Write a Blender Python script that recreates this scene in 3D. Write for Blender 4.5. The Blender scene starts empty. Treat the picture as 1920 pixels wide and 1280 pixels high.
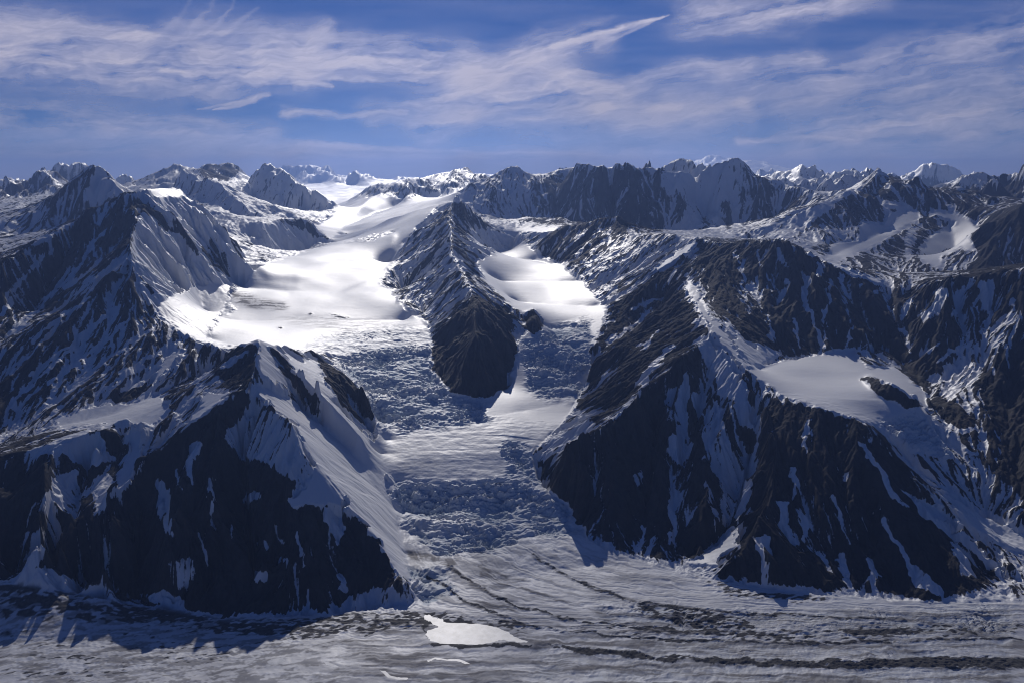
import bpy, math, time
import numpy as np
T0 = time.time()
C = bpy.context.scene.collection
sc = bpy.context.scene

# ------------------------------------------------------------------ camera
H = 1800.0                       # metres above the valley glacier
FPX = 1495.0                     # focal length in pixels of the 1920 px wide photograph
PITCH = math.atan(310.0 / FPX)
cam_d = bpy.data.cameras.new('camera')
cam_d.sensor_width = 36.0
cam_d.lens = 36.0 * FPX / 1920.0
cam_d.clip_start = 1.0
cam_d.clip_end = 900000.0
cam = bpy.data.objects.new('camera', cam_d)
C.objects.link(cam)
cam.location = (0, 0, H)
cam.rotation_euler = (math.pi / 2 - PITCH, 0, 0)
sc.camera = cam

# ------------------------------------------------------------------ sun, sky, exposure
SUN_EL = math.radians(35.5)
SUN_AZ = math.radians(-4.0)      # measured from +Y, positive towards +X
sd = bpy.data.lights.new('sun', 'SUN')
sd.energy = 4.8
sd.angle = math.radians(0.5)
sd.color = (1.0, 0.95, 0.90)
sun = bpy.data.objects.new('sun', sd)
C.objects.link(sun)
sun.rotation_euler = (math.pi / 2 - SUN_EL, 0, math.pi - SUN_AZ)   # light travels towards -Z of the lamp
sun.location = (0, 0, 4000)

w = bpy.data.worlds.new('World')
sc.world = w
w.use_nodes = True
nt = w.node_tree
nt.nodes.clear()
sky = nt.nodes.new('ShaderNodeTexSky')
sky.sky_type = 'NISHITA'
sky.sun_disc = False
sky.sun_elevation = SUN_EL
sky.sun_rotation = SUN_AZ
sky.altitude = 3000.0
sky.air_density = 1.0
sky.dust_density = 0.1
sky.ozone_density = 5.0
bg = nt.nodes.new('ShaderNodeBackground')
bg.inputs['Strength'].default_value = 0.05
wo = nt.nodes.new('ShaderNodeOutputWorld')
tint = nt.nodes.new('ShaderNodeMix'); tint.data_type = 'RGBA'; tint.blend_type = 'MULTIPLY'
tint.inputs[0].default_value = 1.0
tint.inputs[7].default_value = (.30, .50, .92, 1)      # deep blue of the high, clean air
nt.links.new(sky.outputs[0], tint.inputs[6])
nt.links.new(tint.outputs[2], bg.inputs[0])
nt.links.new(bg.outputs[0], wo.inputs[0])
sc.view_settings.view_transform = 'Standard'
sc.view_settings.look = 'None'
sc.view_settings.exposure = -0.25
sc.view_settings.gamma = 1.0
sc.cycles.filter_width = 1.05
sc.cycles.max_bounces = 5
sc.cycles.diffuse_bounces = 1
sc.cycles.glossy_bounces = 2
sc.cycles.transparent_max_bounces = 8
sc.cycles.volume_bounces = 0

# ------------------------------------------------------------------ noise helpers (numpy)
f32 = np.float32
def hash2(ix, iy, seed):
    h = (ix.astype(np.uint32) * np.uint32(374761393)) ^ (iy.astype(np.uint32) * np.uint32(668265263)) ^ np.uint32((seed * 2246822519 + 977) & 0xffffffff)
    h ^= h >> np.uint32(13); h *= np.uint32(1274126177); h ^= h >> np.uint32(16)
    return h
def u01(h, k=0):
    return ((h >> np.uint32(k)) & np.uint32(0x3ff)).astype(f32) * f32(1 / 1023.0)

def perlin(x, y, seed=0):
    fx0 = np.floor(x); fy0 = np.floor(y)
    ix = fx0.astype(np.int32); iy = fy0.astype(np.int32)
    fx = (x - fx0).astype(f32); fy = (y - fy0).astype(f32)
    def g(dx, dy):
        h = hash2(ix + dx, iy + dy, seed)
        a = u01(h) * f32(2 * math.pi)
        return np.cos(a) * (fx - dx) + np.sin(a) * (fy - dy)
    ux = fx * fx * (3 - 2 * fx); uy = fy * fy * (3 - 2 * fy)
    a = g(0, 0); a += ux * (g(1, 0) - a)
    b = g(0, 1); b += ux * (g(1, 1) - b)
    return (a + uy * (b - a)) * f32(1.5)

def fbm(x, y, oct=4, seed=0, gain=0.5):
    s = np.zeros(np.shape(x), f32); a = 1.0; n = 0
    for o in range(oct):
        s += f32(a) * perlin(x, y, seed + o * 17); n += a
        a *= gain; x = x * 2.03 + 13.7; y = y * 2.03 - 7.3
    return s / f32(n)

def erosion(x, y, dx, dy, seed):
    """gully noise: stripes that run along the slope (dx, dy = direction ACROSS the slope, scaled).  Returns cos part and sin*grad."""
    fx0 = np.floor(x); fy0 = np.floor(y)
    ix = fx0.astype(np.int32); iy = fy0.astype(np.int32)
    fx = (x - fx0).astype(f32); fy = (y - fy0).astype(f32)
    c = np.zeros(x.shape, f32); s = np.zeros(x.shape, f32); wt = np.zeros(x.shape, f32)
    for i in (-1, 0, 1, ):
        for j in (-1, 0, 1):
            h = hash2(ix + i, iy + j, seed)
            px = fx - i - u01(h) * f32(0.8) - f32(.1); py = fy - j - u01(h, 10) * f32(0.8) - f32(.1)
            d = px * px + py * py
            w_ = np.exp(-d * f32(2.4))
            m = (px * dx + py * dy) * f32(6.2832) + u01(h, 20) * f32(1.2)
            c += np.cos(m) * w_; s += np.sin(m) * w_; wt += w_
    return c / wt, s / wt

def sstep(a, b, v):
    t = np.clip((v - a) / (b - a), 0, 1)
    return t * t * (3 - 2 * t)

# ------------------------------------------------------------------ survey: crest, valley and glacier lines
# Each point is  px,py,value : a bearing and depression read off the photograph (1920x1280 frame) and either the
# distance in km or zNNN, the height in m above the valley glacier.
SP, CP = math.sin(PITCH), math.cos(PITCH)
def world_pt(px, py, v):
    dx, dy, dz = px - 960.0, FPX * CP + (640 - py) * SP, -FPX * SP + (640 - py) * CP
    if '@' in v:
        yk, zz_ = v.split('@'); yk = float(yk) * 1000
        return (yk * dx / (FPX * CP + (330 - 640) * -SP), yk, float(zz_))
    t = (float(v[1:]) - H) / dz if v[0] == 'z' else float(v) * 1000.0 / dy
    return (t * dx, t * dy, H + t * dz)
def project(x, y, z):
    dep = y * CP - (z - H) * SP
    up = y * SP + (z - H) * CP
    dep = np.maximum(dep, 1)
    return 960 + FPX * x / dep, 640 - FPX * up / dep
#@LINES
LINES = '''
G|-700,1450,z0;2700,1450,z0
G|-700,1300,z0;2700,1300,z0
G|-300,1200,z0;0,1200,z0;1920,1210,z0;2500,1190,z0
G|-500,1080,z20;0,1085,z20;200,1118,z15;430,1158,z10;600,1150,z10;740,1135,z10;790,1120,z15
G|790,1090,z30;900,1090,z30;1100,1060,z30;1180,1060,z40
G|1180,1045,z50;1290,1070,z40;1350,1090,z35;1500,1110,z25;1750,1128,z20;1920,1110,z30;2400,1080,z60
G|760,1040,z60;850,1040,z60;1000,1040,z60;1090,1030,z60
G|745,960,z135;850,950,z150;1000,945,z155;1080,960,z125
G|740,900,z235;850,900,z235;960,900,z235;1020,920,z195
G|700,850,z322;850,850,z320;960,850,z316
G|720,825,z358;850,825,z358;960,825,z355
G|770,1000,z95;880,1000,z95;1000,1000,z95
G|700,790,z415;800,800,z400;900,790,z410;980,770,z420;1080,750,z450
G|690,740,z510;800,740,z507;880,760,z460
G|650,690,z620;740,680,z626;800,690,z610
horn|485,638,4.35;530,652,4.5;600,668,4.7
G|395,634,z800;450,648,z785;560,653,z745;630,665,z690;740,645,z700;815,640,z705
G|400,600,z810;600,600,z790;780,600,z775
G|430,540,z935;560,545,z915;700,550,z900
G|500,500,z1030;600,500,z1030;700,490,z1050
G|540,487,z1050;600,460,z1090;660,455,z1100
G|620,450,z1105;640,430,z1120;650,425,11.2;700,400,12.7;770,385,13.3;830,368,14;850,365,14.2
G|640,395,13.2;625,378,17;640,365,z1330;680,350,z1430;620,345,z1500;700,335,z1650
G|900,480,z1030;960,472,z1050
G|920,490,z1000;1000,490,z1000;1050,500,z1000
G|920,530,z930;1080,530,z930
G|960,570,z825;1120,575,z820
G|975,620,z720;1080,615,z730
G|990,680,z600;1090,680,z600
G|985,720,z510;1080,730,z490
G|1420,692,z690;1500,670,z700;1600,660,z710;1650,652,z720
G|1480,735,z640;1560,745,z615;1650,748,z600
G|1640,770,z560;1720,830,z430;1800,900,z300;1880,970,z170;1960,1040,z80
G|-300,390,15.3;0,385,15.3;60,385,15.3;110,370,15.3
G|1700,395,9.1;1650,440,8.5;1560,480,7.8
G|1780,430,8.7;1790,470,8.2;1740,500,7.8
G|1370,452,10.0;1420,435,10.1;1460,420,10.2
west|270,357,6.3;262,375,6.2;255,400,6.0;245,452,5.6;246,480,5.3;262,545,5.05;300,595,4.93;340,622,4.8;370,642,4.7;425,656,4.55
west|268,358,6.3;240,368,6.2;210,387,6.1;170,402,6.0;130,425,5.9;100,442,5.7;50,470,5.5;0,500,5.3;-200,600,5.0;-600,700,4.6
west|246,480,5.3;180,560,4.95;120,640,4.65;50,730,4.35;0,790,4.15;-150,880,3.9
west|270,356,6.3;300,352,6.6;345,355,6.8;360,372,6.7;400,410,6.6;435,450,6.5;450,490,6.4;445,525,6.3
horn|425,656,4.55;455,645,4.45;485,637,4.35;480,690,4.05;465,725,3.87;510,765,3.78;560,810,3.68;585,860,3.58;640,930,3.46;700,1000,3.35;740,1060,3.25;765,1105,3.15
horn|485,638,4.35;560,700,4.25;620,760,4.1;680,820,4.02
horn|600,668,4.75;640,700,4.55;680,740,4.4;695,795,4.25
V|560,760,z580;640,830,z420;700,900,z270;745,990,z120;765,1060,z60
horn|465,725,3.87;420,750,3.79;350,800,3.67;290,850,3.6;250,880,3.5;215,935,3.4;200,1000,3.25;195,1080,3.1
V|430,690,4.55;400,700,4.5;300,740,4.3;200,780,4.1;100,800,4.0;0,835,3.9;-200,880,3.7
hill|300,815,3.8;270,802,3.85;200,810,3.8;100,830,3.7;0,860,3.6;-200,900,3.5;-600,950,3.4
hill|100,830,3.7;90,900,3.5;80,960,3.35;75,1040,3.15
hill|0,860,3.6;-20,950,3.4;-20,1050,3.15
V|170,870,3.7;150,920,3.55;140,1000,3.3;110,1065,3.15;100,1085,z30
V|440,505,z1040;470,460,z1150
V|250,900,3.6;240,800,3.9
V|-100,520,6.8;0,500,6.9;100,460,7.3;200,420,7.6;260,400,7.6
snowhump|400,395,8.5;440,408,8.4;490,418,8.2;510,412,8.4;520,409,8.5;565,410,8.8;590,425,8.8;632,457,9.0
V|500,472,8.0;540,485,8.15;590,472,8.6
V|330,400,8.3;400,430,8.0;450,440,8.0
northwest|0,440,8.5;30,430,8.6;70,408,8.8;110,370,9.0;130,342,9.2;155,325,9.3;175,312,9.3;188,318,9.3;200,330,9.3;215,340,9.2;245,362,9.0
northwest|178,313,9.3;165,345,9.1;150,380,8.95;135,415,8.8
V|40,450,8.4;80,430,8.6;120,435,8.7;200,400,8.85
V|200,360,9.05;185,385,8.9
northwest|-400,420,8.5;0,440,8.5
farwest|-300,370,16;-50,360,16;0,352,16;15,352,16;50,335,16;65,325,16;82,317,16;95,330,15.8;110,342,15.5;130,345,16
farwest|90,322,20;110,313,20;140,311,20;165,318,20
farwest|218,332,18;237,321,18;258,342,18
whitepeak|275,335,14;300,325,14;325,306,14;340,312,14;370,315,14
whitepeak|340,315,13;375,335,12;410,345,11.5;440,370,11;470,395,10.5;490,408,10
blockpeak|365,320,17;390,305,17;410,308,17;430,304,17;445,320,17;455,330,17
whitepeak|455,330,14;480,318,14;505,306,14;520,320,14;540,328,13.6;570,340,13.2;600,360,12.8;625,375,12.5
V|455,400,12.6;480,405,12.8;540,415,12.7;600,405,12.4;640,395,12.9
farnorth|530,312,40;560,306,40;600,309,40;620,303,40;630,318,40;655,328,40
farnorth|630,332,30;655,322,30;663,318,30;680,328,30;695,319,30;715,332,30;760,335,32
saddle|850,377,8;790,392,8.3;730,412,8.8;680,438,9.6;650,458,10
saddle|640,385,16;660,372,15;690,352,14.5;715,342,14;740,345,14;765,335,14;800,334,14.5;830,325,15;868,314,15.5;890,328,15;920,322,15
saddle|636,432,11;655,410,11.8;680,385,12.8;700,365,13.6
pyramid|850,377,8;845,420,7.3;847,478,6.4;870,515,6.0;885,558,5.6;890,600,5.3;895,640,5.0
pyramid|850,377,8;800,405,7.8;765,440,7.6;740,475,7.4;720,515,7.25
pyramid|815,393,8;830,384,8;850,378,8;868,384,8;885,398,8.05;905,412,8.1
pyramid|845,420,7.3;800,470,7.0;765,530,6.7;755,565,6.45
pyramid|847,478,6.4;812,530,6.1;795,590,5.75
pyramid|885,558,5.6;930,590,5.4;955,640,5.15
pyramid|885,558,5.6;850,600,5.35;830,660,5.05
pyramid|895,640,5.0;900,700,4.82
pyramid|870,390,8;900,410,8.1;930,430,8.2;960,440,8.3
V|715,528,z950;760,575,z860;805,620,z750;803,680,z632;850,738,z505;910,747,z475;950,725,z495;972,660,z660;965,600,z820
pyramid|1000,582,5.7;1005,612,5.4
crest|960,440,8.3;990,437,8.2;1020,435,8.0;1060,430,7.9;1080,425,7.8;1120,413,7.7;1160,405,7.6;1182,423,7.5;1200,438,7.3;1240,440,7.0;1270,442,6.8;1290,447,6.6;1310,447,6.4
headwall|1310,447,6.4;1335,452,6.2;1360,458,6.1;1400,452,6.0;1440,452,5.9;1470,451,5.8;1520,478,5.7;1580,505,5.6;1640,528,5.5;1700,545,5.4
southeast|1700,545,5.4;1760,532,5.3;1850,515,5.2;1920,500,5.1;2400,400,5
northeast|970,412,9.2;1000,409,9.2;1030,412,9.1;1055,408,9.0;1090,420,8.6
massif|1310,447,6.4;1292,480,6.1;1285,520,5.8;1300,560,5.4;1320,595,5.0;1335,625,4.68;1365,660,4.52;1395,690,4.38;1420,735,4.2
buttress|1420,735,4.2;1470,750,4.13;1525,765,4.05;1600,785,3.95;1640,830,3.85;1690,900,3.7;1750,970,3.55;1820,1040,3.4;1880,1090,3.3
massif|1335,625,4.68;1270,680,4.45;1200,740,4.25;1130,800,4.08;1060,850,3.97
massif|1335,625,4.68;1310,720,4.38;1290,800,4.12;1270,900,3.85;1240,990,3.62
V|1140,585,z820;1110,650,z670;1100,720,z490;1060,790,z390;995,850,z305;1020,910,z205;1080,960,z125;1100,1010,z75
V|1225,880,3.98;1210,960,3.75;1200,1020,3.56
massif|1300,760,4.26;1330,880,3.86;1320,980,3.62;1290,1040,3.5
V|1415,830,4.05;1400,900,3.9;1380,970,3.7;1300,1050,3.5
buttress|1430,745,4.18;1450,830,3.85;1440,930,3.6;1370,1060,3.3
buttress|1600,785,3.95;1610,880,3.68;1600,980,3.45;1590,1080,3.25
southeast|1700,545,5.4;1640,610,5.15;1625,640,4.95
V|1660,655,z700;1720,700,z620;1740,760,z540;1800,820,z440;1860,890,z320;1920,960,z200;2100,1050,z80
southeast|1615,708,4.5;1660,725,4.3;1720,755,4.15
southeast|1850,515,5.2;1860,600,4.9;1880,700,4.5;1920,800,4.1
northwall|880,345,11;900,335,11.3;930,322,11.5;965,311,11.5;985,322,11.5;1000,330,11.7;1020,330,12;1045,322,12;1070,316,11.5
northwall|965,312,11.5;940,345,11.1;915,375,10.8;900,395,10.55
northwall|965,312,11.5;975,350,11.1;990,390,10.8;1000,415,10.55
V|890,400,10.4;960,418,10.5;1080,440,10.15;1150,450,10.1;1290,450,10.1;1360,450,10.1
northwall|1070,316,11.5;1085,318,11;1105,310,11;1145,311,11;1180,313,11;1205,320,11;1222,315,11;1240,325,11
bigwall|1240,325,11;1290,325,11;1330,315,11;1350,305,11;1370,296,11;1385,300,11;1395,312,11.2;1410,325,11.2;1440,333,11;1460,340,10.8;1480,352,10.5;1520,362,10.2;1560,375,10
farnorth|1030,328,16;1060,308,16;1085,303,16;1110,310,16
farnorth|1115,308,18;1130,304,18;1165,305,18;1195,315,18
farnorth|1195,318,14;1215,301,14;1250,303,14;1260,306,14;1290,300,14;1300,306,13.5;1330,308,13.5
iceking|1290,312,60;1325,293,60;1340,290,60;1365,297,60;1400,300,60;1425,302,60;1450,310,60
farnorth|1410,335,20;1470,330,18;1485,325,18;1500,312,18;1530,308,18;1550,318,18;1580,323,18;1640,325,18
northeast|1400,452,8.3;1440,425,8.5;1500,395,8.8;1568,374,9;1600,352,9.3;1630,338,9.5;1648,321,9.8;1660,335,9.8;1670,345,10;1700,352,10
northeast|1700,352,9.8;1712,340,9.6;1722,331,9.5;1735,345,9.5;1750,353,9.6;1775,355,9.8;1800,350,9.5;1825,360,9.4;1840,372,9.2;1850,390,9
northeast|1568,374,9;1590,400,8.7;1610,430,8.4;1612,445,8.2
northeast|1625,345,9.4;1650,385,9;1655,405,8.8
northeast|1725,415,8.8;1700,430,8.5;1660,450,8.1;1600,480,7.7;1560,495,7.4
farnorth|1655,330,16;1672,313,16;1700,330,16
farnorth|1700,328,24;1738,311,24;1745,316,24;1762,313,24;1790,318,24;1800,327,24
farnorth|1800,330,13;1835,322,13;1870,328,13;1900,328,13;1920,314,12;2100,300,12;2400,290,12
eastslope|2400,300,7.5;1980,350,7.5;1920,385,7.4;1860,415,7.5;1815,440,7.6;1850,470,7.2
V|1500,520,6.9;1600,530,6.9;1700,530,6.9;1800,530,6.8;1920,520,6.8;2400,520,6.5
whitepeak|505,306,14;520,345,13.4;545,385,13;560,405,12.8
whitepeak|505,306,14;470,340,13.6;455,370,13.1
V|450,345,14.2;480,380,13.4;500,405,12.9
V|575,365,13.4;590,390,12.7
blockpeak|410,308,17;420,345,16
farwest|82,317,16;95,350,15;110,375,14.5
farwest|82,317,16;50,352,15.3;20,380,14.5
saddle|765,335,14;770,360,13.2;760,375,12.8
saddle|868,314,15.5;850,340,14.5;840,360,13.8
V|740,360,13.6;735,375,13.2
northwall|1110,311,11;1100,350,10.75;1090,390,10.45;1080,430,10.2
northwall|1180,313,11;1200,360,10.7;1215,410,10.35
V|1050,340,11.5;1045,380,10.9;1050,420,10.4
V|1145,340,11.0;1150,390,10.65;1150,440,10.2
bigwall|1370,296,11;1375,340,10.75;1385,390,10.45;1380,430,10.25
bigwall|1222,315,11;1260,360,10.75;1290,410,10.35
V|1300,345,11.1;1330,400,10.6
bigwall|1480,352,10.5;1470,380,10.4;1450,410,10.3
crest|1160,405,7.6;1110,450,7.3;1060,485,7.1
crest|1240,440,7.0;1190,490,6.6;1150,540,6.35
crest|1290,447,6.6;1240,510,6.1;1200,560,5.8
massif|1285,520,5.8;1230,600,5.3;1170,660,5.0;1130,700,4.87
V|1250,560,5.8;1190,620,5.45;1140,655,5.2
west|255,400,6.0;200,470,5.7;150,520,5.4;110,590,5.05
west|270,357,6.3;300,410,6.15;335,470,6.1;370,540,5.9;388,595,5.65
V|150,440,5.95;100,520,5.6;60,600,5.2
horn|420,750,3.79;400,850,3.55;390,950,3.35;385,1060,3.2
V|450,800,3.8;460,900,3.6;470,1000,3.4;480,1100,3.2
horn|560,810,3.68;540,900,3.46;540,1000,3.3;545,1100,3.1
horn|300,845,3.6;310,950,3.35;320,1060,3.15
V|260,900,3.6;255,1000,3.4;250,1080,3.2
V|1235,780,4.26;1200,900,3.9;1180,1000,3.62
massif|1200,740,4.25;1150,850,3.97;1130,950,3.72;1120,1010,3.58
V|340,365,12.4;375,375,11.6;410,385,11.1;445,405,10.6;490,425,10.0
V|265,352,13.4;300,350,13.35;330,345,13.3
whitepeak|300,325,14;310,342,13.2;330,362,12.7
whitepeak|370,315,14;392,335,13.1;420,352,12.6;452,372,12.3
V|355,340,13.2;400,358,12.5
V|1390,0,13@1300;1480,0,12.2@1300;1560,0,11.6@1300;1650,0,11.6@1300;1760,0,11.4@1300;1900,0,10.8@1300;2400,0,10@1250
V|1380,0,16@1200;1500,0,15@1250;1640,0,14@1300;1780,0,15@1300;1950,0,15@1300;2400,0,14@1300
V|900,0,14@1350;1020,0,14@1300;1180,0,13@1400
V|900,0,24@1300;1200,0,24@1250;1500,0,30@1200;2400,0,30@1200
V|-400,0,12@1250;0,0,12@1250;120,0,12@1250;240,0,12@1250;290,0,11@1280
V|-400,0,25@1250;100,0,25@1250;300,0,22@1250;480,0,22@1300
V|-500,0,45@1300;500,0,50@1400;1000,0,45@1300;1600,0,45@1200;2500,0,45@1200
farnorth|-400,330,34;-50,334,34;20,338,34;60,345,34
farnorth|1420,325,33;1450,318,33;1500,325,34;1600,330,34;1640,322,34;1700,333,34
farnorth|1560,325,17;1600,323,17;1640,328,16.5;1650,321,16;1662,325,16
farnorth|750,333,36;790,334,38;840,330,38;900,326,36;950,328,36
'''
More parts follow.
